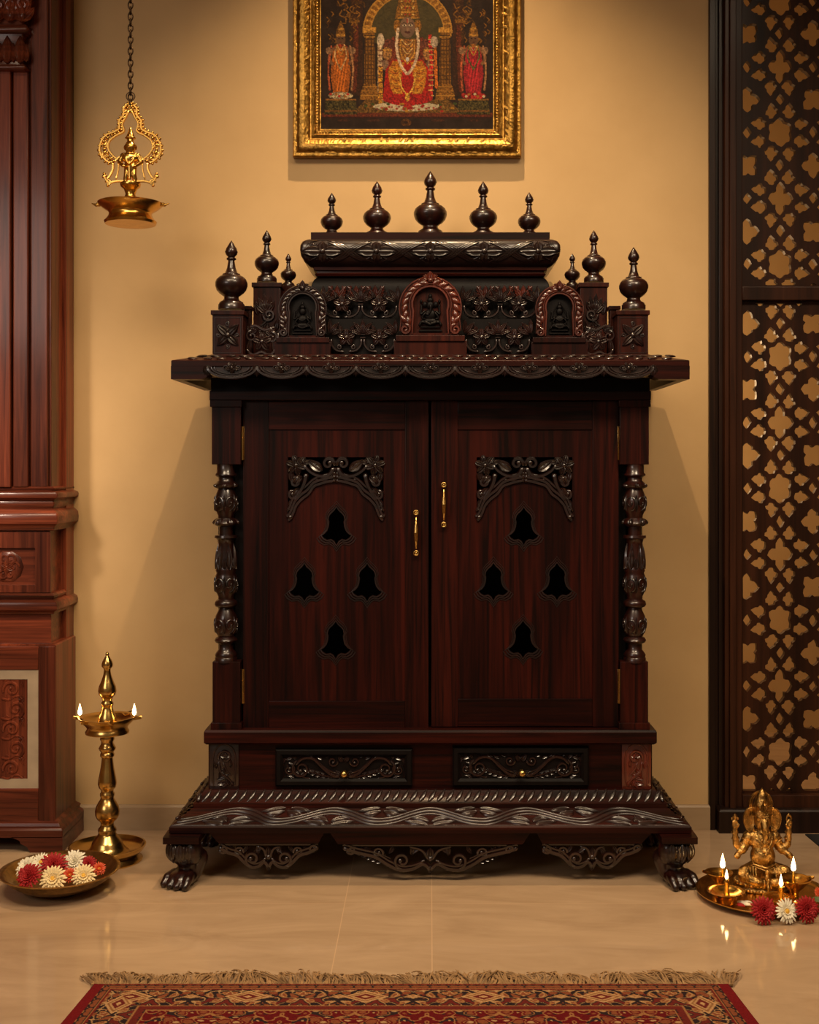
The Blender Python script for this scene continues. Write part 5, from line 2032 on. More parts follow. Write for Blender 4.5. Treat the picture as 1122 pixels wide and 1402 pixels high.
# principal seated figure
put(poly([(c0 - 17, 22), (c0 - 13, 0), (c0 - 9, -16), (c0 - 3, -30), (c0 + 3, -30), (c0 + 9, -16), (c0 + 13, 0), (c0 + 17, 22)]), GOLD, .5)
for y in (20, 12, 4, -5, -14):
    put(rect(c0 - 15, c0 + 15, y, y + 1.6) & (np.abs(U - c0) < 14 - (22 - y) * .18), GOLD_L, .5)
for y in (16, 7, -2, -11):
    for x in (-8, -3, 3, 8):
        put(ell(c0 + x, y, 1.2, 1.2), (150, 40, 30) if x % 2 else (196, 160, 90))
put(ell(c0 - 14, 32, 5, 9) | ell(c0 + 14, 32, 5, 9), GOLD, .5)
put(ell(c0, 34, 10.5, 14.5), (104, 78, 60))
put(ell(c0, 27, 9, 6), (112, 84, 64)); put(ell(c0, 40.5, 4, 1.8), (70, 34, 26)); put(ell(c0, 35.5, 1.8, 4), (122, 92, 70))
for sx in (-1, 1):
    put(ell(c0 + sx * 4.4, 31.3, 2.8, 1.3), (190, 170, 140)); put(ell(c0 + sx * 4.4, 31.3, 1.1, 1.1), (20, 12, 10)); stroke([(c0 + sx * 1.8, 28.6), (c0 + sx * 4.6, 27.3), (c0 + sx * 7.5, 29)], .9, (30, 18, 12))
put(rect(c0 - 1.2, c0 + 1.2, 21, 28), (186, 150, 110)); put(rect(c0 - .6, c0 + .6, 22, 28), (150, 30, 20))
put(poly([(c0 - 30, 58), (c0 - 20, 47), (c0 - 8, 50), (c0 + 8, 50), (c0 + 20, 47), (c0 + 30, 58), (c0 + 32, 80), (c0 + 22, 92), (c0 - 22, 92), (c0 - 32, 80)]), (96, 40, 22), .5)
put(poly([(c0 - 14, 50), (c0 + 14, 50), (c0 + 11, 92), (c0 - 11, 92)]), (122, 76, 34), .5)
for sx in (-1, 1):
    put(ell(c0 + sx * 26, 58, 8, 8), (88, 44, 30), .5); put(ell(c0 + sx * 28, 70, 6.5, 9), (140, 96, 50), .5)
    put(rect(*sorted((c0 + sx * 22, c0 + sx * 34)), 64, 66.5), GOLD_L, .4)
    put(ell(c0 + sx * 31, 86, 6, 7), (118, 88, 66), .3)
    # knees and robe
    put(poly([(c0, 80), (c0 + sx * 20, 78), (c0 + sx * 30, 92), (c0 + sx * 32, 112), (c0 + sx * 34, 134), (c0 + sx * 16, 144), (c0, 140)]), (150, 26, 18), .3)
    put(poly([(c0 + sx * 4, 82), (c0 + sx * 20, 80), (c0 + sx * 27, 94), (c0 + sx * 24, 116), (c0 + sx * 14, 136), (c0 + sx * 5, 138), (c0 + sx * 9, 104)]), (168, 104, 26), .4)
    for k in range(9):
        stroke([(c0 + sx * 8, 84 + k * 5.5), (c0 + sx * (18 - k * .4), 87 + k * 5.2), (c0 + sx * (26 - k * 1.1), 84 + k * 5)], 1.1, (198, 142, 50) if k % 2 else (120, 40, 16), .3)
    # garlands
    stroke([(c0 + sx * 13, 36), (c0 + sx * 15, 60), (c0 + sx * 10, 84), (c0 + sx * 1, 98)], 3.8, (188, 160, 130), .35)
    stroke([(c0 + sx * 9, 50), (c0 + sx * 9, 70), (c0, 84)], 1.8, GOLD_L, .5)
    stroke([(c0 + sx * 11, 96), (c0 + sx * 8, 116), (c0, 128)], 2.0, (200, 150, 60), .5)
for yy in (56, 62, 68, 74):
    stroke([(c0 - 8 + (yy - 56) * .12, yy - 5), (c0, yy + 2), (c0 + 8 - (yy - 56) * .12, yy - 5)], 1.3, GOLD_L if yy % 4 else (186, 150, 90), .4)
put(ell(c0, 78, 2.2, 3), (196, 190, 180))
stroke([(c0 - 37, 45), (c0 - 38, 90), (c0 - 37, 136)], 6.5, (170, 140, 104), .5)
stroke([(c0 - 37, 90), (c0 - 37, 136)], 6.0, (168, 116, 34), .6)
stroke([(c0 + 31, 46), (c0 + 33, 90), (c0 + 32, 132)], 5.0, (158, 36, 26), .6)
stroke([(c0 + 38, 60), (c0 + 40, 116)], 4.2, (170, 86, 24), .5)
for k in range(12):
    put(rect(c0 - 40.5, c0 - 33.5, 50 + k * 7.4, 51.6 + k * 7.4), (90, 30, 20), .3); put(rect(c0 + 29, c0 + 36, 50 + k * 7, 51.4 + k * 7), (190, 150, 80), .3)
put(ell(c0 - 37, 52, 5, 9), (182, 160, 132), .35); put(ell(c0 + 37, 54, 5, 8), (160, 140, 118), .35)
put(ell(c0 - 2, 143, 45, 6.5), (176, 160, 128), .25)
put(ell(c0, 131, 34, 11) & (V > 126), (146, 24, 20), .4)
for k in range(26):
    put(ell(c0 - 42 + k * 3.4, 141 + rs_.rand() * 7, 1.8, 1.2), ((120, 60, 50), (190, 176, 140), (150, 40, 30))[k % 3])
put(poly([(c0 - 8, 147), (c0, 132), (c0 + 8, 147)]), (150, 34, 26), .4); put(ell(c0, 130, 3, 6), (190, 140, 50), .5)
for k in range(20):
    put(ell(490 + rs_.rand() * 136, 139 + rs_.rand() * 11, 2.3, 1.8), ((140, 30, 24), (160, 110, 30), (120, 90, 40), (60, 70, 30))[k % 4], .3)
# overall glaze and small gold flecks
img *= (0.86 + 0.22 * vnoise(3, 8))[..., None]
img = np.clip(img, 0, 255) * 0.84 / 255
lin_img = np.where(img <= 0.04045, img / 12.92, ((img + 0.055) / 1.055) ** 2.4)


def grid_mesh(name, P, colors, mat, parent=None):
    """dense sheet: P (r, c, 3) points, colors (r, c, 3) linear"""
    r, c = P.shape[:2]
    me = bpy.data.meshes.new(name)
    idx = np.arange(r * c).reshape(r, c)
    q = np.stack([idx[:-1, :-1], idx[1:, :-1], idx[1:, 1:], idx[:-1, 1:]], -1).reshape(-1, 4)
    me.vertices.add(r * c)
    me.vertices.foreach_set('co', P.reshape(-1).astype(np.float32))
    me.loops.add(q.size)
    me.loops.foreach_set('vertex_index', q.reshape(-1).astype(np.int32))
    me.polygons.add(len(q))
    me.polygons.foreach_set('loop_start', (np.arange(len(q)) * 4).astype(np.int32))
    me.polygons.foreach_set('loop_total', np.full(len(q), 4, np.int32))
    me.update(calc_edges=True)
    a = me.color_attributes.new('Col', 'FLOAT_COLOR', 'POINT')
    a.data.foreach_set('color', np.concatenate([colors.reshape(-1, 3), np.ones((r * c, 1))], 1).astype(np.float32).reshape(-1))
    me.materials.append(mat)
    o = bpy.data.objects.new(name, me)
    COL.objects.link(o)
    if parent is not None:
        o.parent = parent
        o.matrix_parent_inverse = abs_matrix(parent).inverted()
    return o


P = np.stack([(U - VX) * Df / FPX, np.full(U.shape, -0.022), EYE - (V - VY) * Df / FPX], -1)
grid_mesh('painted_canvas', P, lin_img, M['canvas'], pic)
bm = bmesh.new()
pbox(bm, 425, 690, PT + 20, 189, 3.981, 3.999)
link_mesh('backing_board', bm, M['ebony'], pic, smooth=False)

# =================================================================== FLAMES, LAMPS
def flame(c, h, parent):
    bm = bmesh.new()
    r = h * 0.17
    lathe(bm, [(0, 0), (r * .6, h * .06), (r, h * .2), (r * .92, h * .36), (r * .62, h * .58), (r * .3, h * .8), (0, h)], c, 14)
    q = link_mesh('flame', bm, M['flame'], parent, angle=80)
    bm = bmesh.new()
    limb(bm, Vector(c) + Vector((0, 0, -0.012)), Vector(c) + Vector((0, 0, h * 0.10)), 0.0018, 0.0013, 8)
    link_mesh('wick', bm, M['wick'], parent)
    return q


# standing lamp
DL = 3.68
kl = DL / FPX
lx, ly = X(147, DL), Yd(DL)
stl = thing('standing_oil_lamp', (lx, ly, 0), 'tall brass standing oil lamp with two flames beside the reddish pillar', 'oil lamp')
zz = lambda py: Z(py, DL)
def lat_px(bm, prof, cx, cy, D, seg=40):
    k = D / FPX
    lathe(bm, [(hw * k, Z(py, D)) for py, hw in prof], (cx, cy, 0), seg)
bm = bmesh.new()
kb = DL / FPX
lathe(bm, [(0, 0.0), (47 * kb, 0.0), (47.5 * kb, 0.004), (43 * kb, 0.010), (41 * kb, 0.020), (45 * kb, 0.024), (49 * kb, 0.032), (51.5 * kb, 0.041), (52 * kb, 0.045), (50 * kb, 0.045), (47.5 * kb, 0.037), (43 * kb, 0.0285), (0, 0.026)], (lx, ly, 0), 56)
link_mesh('base_tray', bm, M['brass'], stl, angle=50)
bm = bmesh.new()
zt_ = 0.0262
s1 = [(1173, 33), (1169, 32.5), (1166, 30), (1162, 25), (1157, 21.5), (1153, 20.5), (1151, 19), (1147, 16.5), (1143, 13), (1140, 11.5), (1137, 12.5), (1134, 12), (1131, 9.5), (1127, 8.6), (1124, 10), (1121, 13.6), (1116, 16), (1110, 16.6), (1104, 15.2), (1098, 12), (1094, 9.4), (1091, 8.6), (1089, 9.8), (1086, 9.8), (1084, 8.2), (1081, 8.6), (1078, 11.3), (1073, 12.6), (1068, 12.2), (1060, 10.6), (1050, 8.8), (1040, 7.6), (1037, 7.4), (1035, 9.5), (1032, 9.5), (1030, 8.2), (1027, 10.4), (1024, 11.6), (1021, 10), (1018, 8.2), (1015, 8), (1012, 9.8), (1009, 9.2), (1005, 8.6), (1003, 9)]
prof = [(hw * kl, max(zt_, zz(py))) for py, hw in s1]
lathe(bm, prof, (lx, ly, 0), 40)
link_mesh('stem', bm, M['brass'], stl, angle=50)
bm = bmesh.new()
d1 = [(1003.5, 8), (1003.5, 29), (1001, 29.5), (998, 27.5), (996, 27), (993, 29), (988, 34), (982.5, 38.5), (981, 38.6), (981, 37.5), (985, 33), (990, 27), (992, 20), (992, 6)]
lat_px(bm, d1, lx, ly, DL, 48)
# five spouts, two of them lit
for k in range(5):
    a = (PI, 0, PI * .32, -PI * .36, -PI * .68)[k]
    dr = Vector((math.cos(a), math.sin(a), 0))
    sd = Vector((-dr.y, dr.x, 0))
    b0 = Vector((lx, ly, zz(984))) + dr * 33 * kl
    secs = []
    for t, w_, up, dn in ((0, .017, .004, .004), (.35, .012, .004, .004), (.7, .007, .005, .003), (1, .002, .006, .001)):
        c = b0 + dr * (t * 0.030) + Vector((0, 0, 0.002 * t))
        secs.append([bm.verts.new(p) for p in (c - sd * w_ + Vector((0, 0, up)), c + Vector((0, 0, -dn + .002)), c + sd * w_ + Vector((0, 0, up)), c + Vector((0, 0, -dn - .001)))])
    for p, q in zip(secs, secs[1:]):
        for i in range(4):
            bm.faces.new((p[i], p[(i + 1) % 4], q[(i + 1) % 4], q[i]))
    bm.faces.new(secs[0][::-1]); bm.faces.new(secs[-1])
link_mesh('oil_dish', bm, M['brass'], stl, angle=50)
bm = bmesh.new()
s2 = [(993, 13), (987, 13.2), (981, 12), (975, 9.3), (970, 7.6), (967, 7), (965, 8.3), (962, 8.3), (960, 6.6), (957, 6.8), (954, 8.3), (951, 11), (946, 12.3), (940, 11.4), (932, 8), (924, 5.4), (918, 4.4), (915, 5), (912.5, 7.4), (909, 7.6), (905, 6.4), (900, 3.6), (897.5, 2), (896, 2.6), (894, 2), (892, 0)]
lat_px(bm, s2, lx, ly, DL, 36)
link_mesh('finial', bm, M['brass'], stl, angle=50)
for px in (109.5, 184):
    flame((X(px, DL), ly, zz(979.5)), 0.036, stl)

# ---- hanging lamp
DH = 3.62
kh = DH / FPX
hx, hy = X(178.8, DH), Yd(DH)
hl = thing('hanging_oil_lamp', (hx, hy, CEIL), 'ornate brass hanging oil lamp with a crowned figure on a long dark chain', 'lamp')
zh = lambda py: Z(py, DH)
bm = bmesh.new()
z = zh(141)
i = 0
while z < CEIL - 0.02:
    torus(bm, (hx, hy, z), 0.0068, 0.0021, 'y' if i % 2 else 'x', 14, 6, 1.55)
    z += 0.0168
    i += 1
for v in bm.verts:
    pass
box(bm, hx - 0.03, hx + 0.03, hy - 0.03, hy + 0.03, CEIL - 0.014, CEIL - 0.001, 0.003)
link_mesh('chain', bm, M['iron'], hl, angle=60)
bm = bmesh.new()
torus(bm, (hx, hy, zh(132)), 0.0125, 0.0016, 'y', 26, 6)
link_mesh('ring', bm, M['iron'], hl, angle=60)
bm = bmesh.new()
lat_px(bm, [(307, 34), (303.5, 35.5), (301, 33), (297, 30), (293, 28.6), (291, 29.4), (289.5, 31), (285, 38), (280.5, 43), (278.5, 44.2), (278, 43.4), (279, 42.5), (283, 36.5), (286, 28), (287, 8)], hx, hy, DH, 48)
for sgn in (-1, 1):
    a = Vector((hx + sgn * 42 * kh, hy, zh(280)))
    chain_limb(bm, [a, a + Vector((sgn * 0.010, 0, -0.002)), a + Vector((sgn * 0.023, 0, 0.003))], [0.006, 0.0045, 0.0015], 8)
    blob(bm, a + Vector((sgn * 0.006, 0, 0.002)), (0.006, 0.007, 0.004), None, 8)
link_mesh('oil_dish', bm, M['brass_lamp'], hl, angle=50)
bm = bmesh.new()
lat_px(bm, [(288, 12), (283, 12), (277, 12), (272, 9), (266, 6.5), (262, 8), (259, 9), (256, 13), (253, 14), (250.5, 13.5), (250, 0)], hx, hy, DH, 32)
link_mesh('stem', bm, M['brass_lamp'], hl, angle=50)
# openwork halo
bm = bmesh.new()
S = fmap(DH)
hc_ = 178.8
for m_ in (1, -1):
    Sm = S if m_ > 0 else (lambda u, v, w: S(2 * hc_ - u, v, w))
    out = [(hc_ + 2, 142), (hc_ + 9, 149), (hc_ + 9, 158), (hc_ + 15, 166), (hc_ + 15, 176), (hc_ + 22, 181), (hc_ + 34, 186), (hc_ + 41, 198), (hc_ + 41, 210), (hc_ + 33, 220), (hc_ + 24, 224)]
    ridge(bm, Sm, out, 2.1, 2.0, flat=1.3)
    inn = [(hc_ + 1, 150), (hc_ + 6, 160), (hc_ + 11, 170), (hc_ + 9, 180), (hc_ + 20, 186), (hc_ + 29, 194), (hc_ + 30, 205), (hc_ + 22, 215), (hc_ + 14, 220)]
    ridge(bm, Sm, inn, 1.7, 1.6, flat=1.3)
    # beads and little leaves between them
    po, pi_ = catmull(out, 4), catmull(inn, 4)
    for k in range(0, len(po) - 1, 2):
        q = pi_[min(len(pi_) - 1, int(k * len(pi_) / len(po)))]
        p = po[k]
        mx_, my_ = (p[0] + q[0]) / 2, (p[1] + q[1]) / 2
        blob(bm, Sm(mx_, my_, 0), 0.0052 if k % 4 else 0.0065, None, 8)
        blob(bm, Sm(p[0] + 2.2 * (1 if k > 6 else .6), p[1] - (1.5 if k < 28 else -1.5), 0), 0.0042, None, 8)
        if k % 4 == 0:
            ridge(bm, Sm, [p, (mx_, my_), q], 1.4, 1.2, flat=1.3)
    spiral(bm, Sm, hc_ + 36, 198, 6, 1.5, 0, 1.2, 1.8, 1.2)
    spiral(bm, Sm, hc_ + 36, 212, 5, 1.5, 0, 1.2, 1.8, 1.2, cw=-1)
    for q in range(7):
        a = q * 0.9
        blob(bm, Sm(hc_ + 37 + 6 * math.cos(a), 206 + 9 * math.sin(a), 0), 0.0052, None, 8)
    spiral(bm, Sm, hc_ + 6, 152, 5, 1.5, 90, 1.1, 1.5, 1.0)
    # side supports down to the base
    ridge(bm, Sm, [(hc_ + 24, 222), (hc_ + 24, 232), (hc_ + 29, 242), (hc_ + 33, 246)], 2.0, 1.6, flat=1.3)
    ridge(bm, Sm, [(hc_ + 16, 222), (hc_ + 17, 234), (hc_ + 20, 246)], 1.2, 1.2, flat=1.3)
    ridge(bm, Sm, [(hc_, 249), (hc_ + 18, 248), (hc_ + 29, 250), (hc_ + 34, 245), (hc_ + 36, 239)], 2.0, 1.6, flat=1.3)
    spiral(bm, Sm, hc_ + 30, 250, 4.4, 1.4, 0, 1.1, 1.5, 1.1)
    for q in ((36, 238), (34, 241), (37, 242), (31, 254)):
        blob(bm, Sm(hc_ + q[0], q[1], 0), 0.0048, None, 8)
    ridge(bm, Sm, [(hc_ + 9, 213), (hc_ + 16, 216), (hc_ + 22, 222)], 1.8, 1.4, flat=1.3)
blob(bm, S(hc_, 143, 0), (0.007, 0.005, 0.009), None, 10)
blob(bm, S(hc_, 152, 0), 0.007, None, 10)
link_mesh('openwork_halo', bm, M['brass_lamp'], hl, angle=60)
# crowned figure
bm = bmesh.new()
Rh = lambda u, v, w=0.0: Vector((X(hc_ + u, DH), hy - w, zh(v)))
chain_limb(bm, [Rh(0, 174), Rh(0, 178), Rh(0, 187)], [0.0018, 0.005, 0.012])
blob(bm, Rh(0, 189), (0.0165, 0.014, 0.005)); blob(bm, Rh(0, 193), (0.010, 0.010, 0.008))
blob(bm, Rh(0, 202, .002), (0.0165, 0.015, 0.020)); blob(bm, Rh(0, 203, .013), (0.003, 0.006, 0.007))
blob(bm, Rh(0, 216), (0.027, 0.016, 0.018)); blob(bm, Rh(0, 229), (0.019, 0.014, 0.027))
for m_ in (1, -1):
    blob(bm, Rh(m_ * 7, 202), (0.005, 0.006, 0.008))
    chain_limb(bm, [Rh(m_ * 10, 213), Rh(m_ * 15, 222), Rh(m_ * 8, 229, .016)], [0.0085, 0.007, 0.005])
    chain_limb(bm, [Rh(m_ * 4, 228), Rh(m_ * 5, 240, .004), Rh(m_ * 7, 250)], [0.010, 0.008, 0.0075])
    chain_limb(bm, [Rh(m_ * 4, 250), Rh(m_ * 5, 251, .014)], [0.006, 0.0045])
    chain_limb(bm, [Rh(m_ * 8, 211, .008), Rh(m_ * 4, 222, .014), Rh(0, 226, .016)], [0.003, 0.003, 0.003])
chain_limb(bm, [Rh(0, 226, .010), Rh(0, 246, .010)], [0.006, 0.004])
out = fuse(bm, 0.0014, 1)
link_mesh('figure', out, M['brass_lamp'], hl, angle=180)

# =================================================================== FLOWERS
def make_flower(name, R, petal, n_rows, disc, curl=1.0, label=None, group=None, seed=0):
    """chrysanthemum facing local +Z, origin at the back of the head"""
    rg = random.Random(seed)
    root = bpy.data.objects.new(name, None)
    COL.objects.link(root)
    root.empty_display_size = 0.02
    bm = bmesh.new()
    for row in range(n_rows):
        f = row / max(1, n_rows - 1)
        L = R * (1.0 - 0.62 * f)
        el = math.radians(8 + 66 * f * curl)
        cnt = int(21 - 7 * f)
        for k in range(cnt):
            a = 2 * PI * (k + 0.5 * (row % 2)) / cnt + rg.uniform(-.06, .06)
            dr = Vector((math.cos(a), math.sin(a), 0))
            sd = Vector((-dr.y, dr.x, 0))
            Lk = L * rg.uniform(0.90, 1.06)
            w = 2 * PI * R / cnt * 0.33 * (1 - .35 * f)
            rows = []
            for s in (0, .35, .7, .92, 1.0):
                up = math.sin(el) * s + 0.14 * math.sin(PI * s) * (1 - f)
                p = dr * (Lk * s * math.cos(el) + R * .05) + Vector((0, 0, Lk * up + R * 0.10 * f + 0.1 * R))
                ww = w * (0.45, 0.9, 1.05, 0.7, 0.12)[int(round(s * 4)) if s in (0, 1.0) else {.35: 1, .7: 2, .92: 3}[s]]
                rows.append([bm.verts.new(p - sd * ww + Vector((0, 0, ww * .45))), bm.verts.new(p), bm.verts.new(p + sd * ww + Vector((0, 0, ww * .45)))])
            for p_, q_ in zip(rows, rows[1:]):
                bm.faces.new((p_[0], p_[1], q_[1], q_[0])); bm.faces.new((p_[1], p_[2], q_[2], q_[1]))
    o = link_mesh('petals', bm, petal, root, angle=80, recalc=False)
    sm = o.modifiers.new('s', 'SOLIDIFY'); sm.thickness = 0.0007
    if disc is not None:
        bm = bmesh.new()
        blob(bm, (0, 0, R * 0.34), (R * 0.24, R * 0.24, R * 0.15), None, 12)
        for k in range(30):
            a = k * 2.4; r = R * 0.21 * math.sqrt(k / 30)
            blob(bm, (r * math.cos(a), r * math.sin(a), R * 0.46 - r * .3), R * 0.035, None, 6)
        link_mesh('flower_centre', bm, disc, root, angle=80)
    bm = bmesh.new()
    lathe(bm, [(0, 0), (R * .12, 0.0), (R * .28, R * .10), (R * .22, R * .2), (0, R * .22)], (0, 0, 0), 10)
    link_mesh('calyx', bm, M['leaf_green'], root, angle=80)
    return root


def place(root, loc, rot, label, group=None, sc=1.0, cat='flower'):
    root.location = loc
    root.rotation_euler = rot
    root.scale = (sc, sc, sc)
    root['label'] = label
    root['category'] = cat
    if group:
        root['group'] = group
    return root


protos = {
    'white': make_flower('white_chrysanthemum', 0.034, M['white_petal'], 5, None, 1.0, seed=1),
    'cream': make_flower('cream_chrysanthemum', 0.034, M['cream_petal'], 4, M['yellow_disc'], 0.8, seed=2),
    'red': make_flower('red_chrysanthemum', 0.034, M['red_petal'], 6, None, 1.05, seed=3),
    'orange': make_flower('orange_chrysanthemum', 0.030, M['orange_petal'], 4, M['yellow_disc'], 1.0, seed=4),
    'daisy': make_flower('white_chrysanthemum', 0.034, M['white_petal'], 3, M['yellow_disc'], 0.6, seed=6),
}
used = set()


def flower(kind, loc, rot, label, group=None, sc=1.0):
    o = protos[kind] if kind not in used else copy_tree(protos[kind])
    used.add(kind)
    return place(o, loc, rot, label, group, sc)


# bowl
DB = 3.415
bxc, byc = X(82, DB), Yd(DB)
bm = bmesh.new()
prof = [(0, 0.0), (0.066, 0.0), (0.068, 0.003), (0.064, 0.006), (0.082, 0.010), (0.110, 0.020), (0.135, 0.036), (0.147, 0.052), (0.157, 0.056), (0.162, 0.059), (0.162, 0.062), (0.157, 0.0615), (0.146, 0.056), (0.133, 0.040), (0.108, 0.0245), (0.08, 0.0145), (0.05, 0.0115), (0, 0.011)]
lathe(bm, prof, (bxc, byc, 0), 64)
bowl = tag(link_mesh('flower_bowl', bm, M['brass_old'], angle=60), 'wide shallow brass bowl filled with flowers on the marble floor', 'bowl')
fb = 'flowers in the brass bowl'


def fpos(px, py, D):
    return (X(px, D), Yd(D), Z(py, D))


flower('white', fpos(39, 1190, 3.435), (0.75, -0.40, 0), 'white chrysanthemum nearest the left rim of the brass bowl', fb, 1.0)
flower('daisy', fpos(57, 1182, 3.48), (0.95, -0.15, 0.1), 'small white chrysanthemum in the bowl between the leftmost white bloom and the tall red one', fb, 0.80)
flower('red', fpos(74, 1187, 3.425), (0.85, 0.05, 0.15), 'red chrysanthemum standing highest in the middle of the brass bowl', fb, 1.15)
flower('white', fpos(103, 1181, 3.465), (0.95, 0.12, -0.1), 'white chrysanthemum at the back of the bowl beside the highest red bloom', fb, 1.0)
flower('red', fpos(121, 1184, 3.46), (0.85, 0.35, 0), 'small red chrysanthemum at the back right of the bowl behind white blooms', fb, 0.72)
flower('red', fpos(42, 1201, 3.365), (0.95, -0.15, -0.1), 'red chrysanthemum at the front left inside the brass bowl', fb, 1.05)
flower('cream', fpos(74, 1204, 3.345), (1.05, 0.0, 0.0), 'cream chrysanthemum with yellow centre at the front middle of the bowl', fb, 1.05)
flower('orange', fpos(96, 1199, 3.375), (0.9, 0.1, 0), 'orange-red bloom low between the two cream chrysanthemums in the bowl', fb, 0.72)
flower('cream', fpos(115, 1200, 3.36), (1.0, 0.1, 0.1), 'cream chrysanthemum at the front right inside the brass bowl', fb, 0.95)
flower('orange', fpos(136, 1190, 3.40), (0.9, 0.3, 0), 'small orange-red bloom alone near the right rim of the brass bowl', fb, 0.62)

# =================================================================== PUJA TRAY
DT = 3.36
tx, ty = X(1045, DT), Yd(DT)
RT = 0.178
bm = bmesh.new()
lathe(bm, [(0, 0.0), (RT * .80, 0.0), (RT * .86, 0.004), (RT * .95, 0.012), (RT, 0.0175), (RT * 1.0, 0.020), (RT * .975, 0.0195), (RT * .93, 0.013), (RT * .84, 0.006), (0, 0.006)], (tx, ty, 0), 72)
tray = tag(link_mesh('brass_tray', bm, M['brass_lamp'], angle=50), 'round brass offering tray under the elephant-headed idol and small lamps', 'tray')
TZ = 0.0064


def make_lamp(name, kind):
    root = bpy.data.objects.new(name, None)
    COL.objects.link(root)
    bm = bmesh.new()
    if kind == 'footed':      # shallow cup on a foot, spout at the side, wick upright in the middle
        lathe(bm, [(0, 0), (0.018, 0), (0.0185, 0.002), (0.013, 0.006), (0.0105, 0.013), (0.012, 0.020), (0.022, 0.027), (0.032, 0.036), (0.042, 0.044), (0.042, 0.046), (0.039, 0.0455), (0.030, 0.0395), (0.016, 0.033), (0, 0.031)], (0, 0, 0), 36)
        secs = []
        for t, w_ in ((0, .016), (.5, .010), (1, .002)):
            c = Vector((-0.034 - 0.017 * t, 0, 0.0435 + 0.003 * t))
            secs.append([bm.verts.new(c + Vector(d)) for d in ((0, -w_, .003), (0, 0, -.001), (0, w_, .003), (0, 0, -.005 + .003 * t))])
        for p, q in zip(secs, secs[1:]):
            for i in range(4):
                bm.faces.new((p[i], p[(i + 1) % 4], q[(i + 1) % 4], q[i]))
        bm.faces.new(secs[0][::-1]); bm.faces.new(secs[-1])
    else:
        lathe(bm, [(0, 0), (0.024, 0), (0.0255, 0.003), (0.026, 0.008), (0.033, 0.018), (0.041, 0.026), (0.0505, 0.031), (0.0505, 0.0325), (0.046, 0.032), (0.038, 0.0275), (0.028, 0.019), (0, 0.017)], (0, 0, 0), 40)
    link_mesh('cup', bm, M['brass_lamp'], root, angle=50)
    return root


def raise_to(root, loc, label):
    place(root, loc, (0, 0, 0), label, 'small lit oil lamps on the offering tray', 1.0, 'oil lamp')


# back left footed lamp
D1 = 3.40
ol1 = make_lamp('oil_lamp', 'footed')
raise_to(ol1, (X(985, D1), Yd(D1), TZ), 'small footed brass oil lamp left of the idol, behind the other left lamp')
ol1.scale = (0.9, 0.9, 1.1)
bm = bmesh.new(); limb(bm, (X(990, D1), Yd(D1), TZ + 0.038), (X(990, D1), Yd(D1), Z(1189, D1)), 0.004, 0.003); link_mesh('wick_holder', bm, M['brass_lamp'], ol1, angle=60)
flame((X(990, D1), Yd(D1), Z(1189, D1)), 0.042, ol1)
# front left dish lamp with an upright stem
ol2 = make_lamp('oil_lamp', 'dish')
D2 = 3.305
raise_to(ol2, (X(994.5, D2), Yd(D2), TZ), 'small wide brass oil lamp at the front left of the tray')
bm = bmesh.new()
lathe(bm, [(0.0085, 0.017), (0.0075, 0.026), (0.0055, 0.036), (0.0066, 0.052), (0.0078, 0.0600), (0.0065, 0.062), (0, 0.061)], (X(995.5, D2), Yd(D2), TZ), 18)
link_mesh('wick_holder', bm, M['brass_lamp'], ol2, angle=60)
flame((X(995.5, D2), Yd(D2), TZ + 0.0615), 0.027, ol2)
# back right footed lamp
D3 = 3.315
ol3 = make_lamp('oil_lamp', 'footed')
raise_to(ol3, (X(1088, D3), Yd(D3), TZ), 'small footed brass oil lamp at the right of the idol')
ol3.rotation_euler = (0, 0, PI)
ol3.scale = (1.05, 1.05, 1.35)
bm = bmesh.new(); limb(bm, (X(1087, D3), Yd(D3), TZ + 0.044), (X(1087, D3), Yd(D3), Z(1193, D3)), 0.0045, 0.003); link_mesh('wick_holder', bm, M['brass_lamp'], ol3, angle=60)
flame((X(1087, D3), Yd(D3), Z(1193, D3)), 0.040, ol3)
# front right lamp: cone holder in a saucer
ol4 = make_lamp('oil_lamp', 'dish')
D4 = 3.27
raise_to(ol4, (X(1067, D4), Yd(D4), TZ), 'small brass oil lamp with a cone wick holder at the front right of the tray')
ol4.scale = (0.85, 0.85, 0.8)
bm = bmesh.new()
lathe(bm, [(0.005, 0.012), (0.0058, 0.030), (0.0085, 0.049), (0.0095, 0.0535), (0.0075, 0.055), (0, 0.0545)], (X(1070, D4), Yd(D4), TZ), 18)
link_mesh('wick_holder', bm, M['brass_lamp'], ol4, angle=60)
flame((X(1070, D4), Yd(D4), TZ + 0.0545), 0.032, ol4)

# ---- flowers in front of the tray
ft = 'flowers on the floor before the tray'
flower('red', (X(1045, 3.172), Yd(3.172), 0.033), (1.25, 0, 0.0), 'red chrysanthemum at the front of the offering tray, left of the white one', ft, 1.03)
flower('daisy', (X(1075, 3.172), Yd(3.172), 0.030), (1.2, 0, 0.3), 'white chrysanthemum with yellow centre between two red ones before the tray', ft, 0.92)
flower('red', (X(1103.5, 3.180), Yd(3.180), 0.033), (1.25, 0, 0.15), 'red chrysanthemum before the offering tray, right of the white one', ft, 0.98)
flower('orange', (X(1122, 3.30), Yd(3.30), 0.032), (0.9, 0.3, 0.0), 'small orange bloom at the right picture edge on the offering tray', None, 0.5)
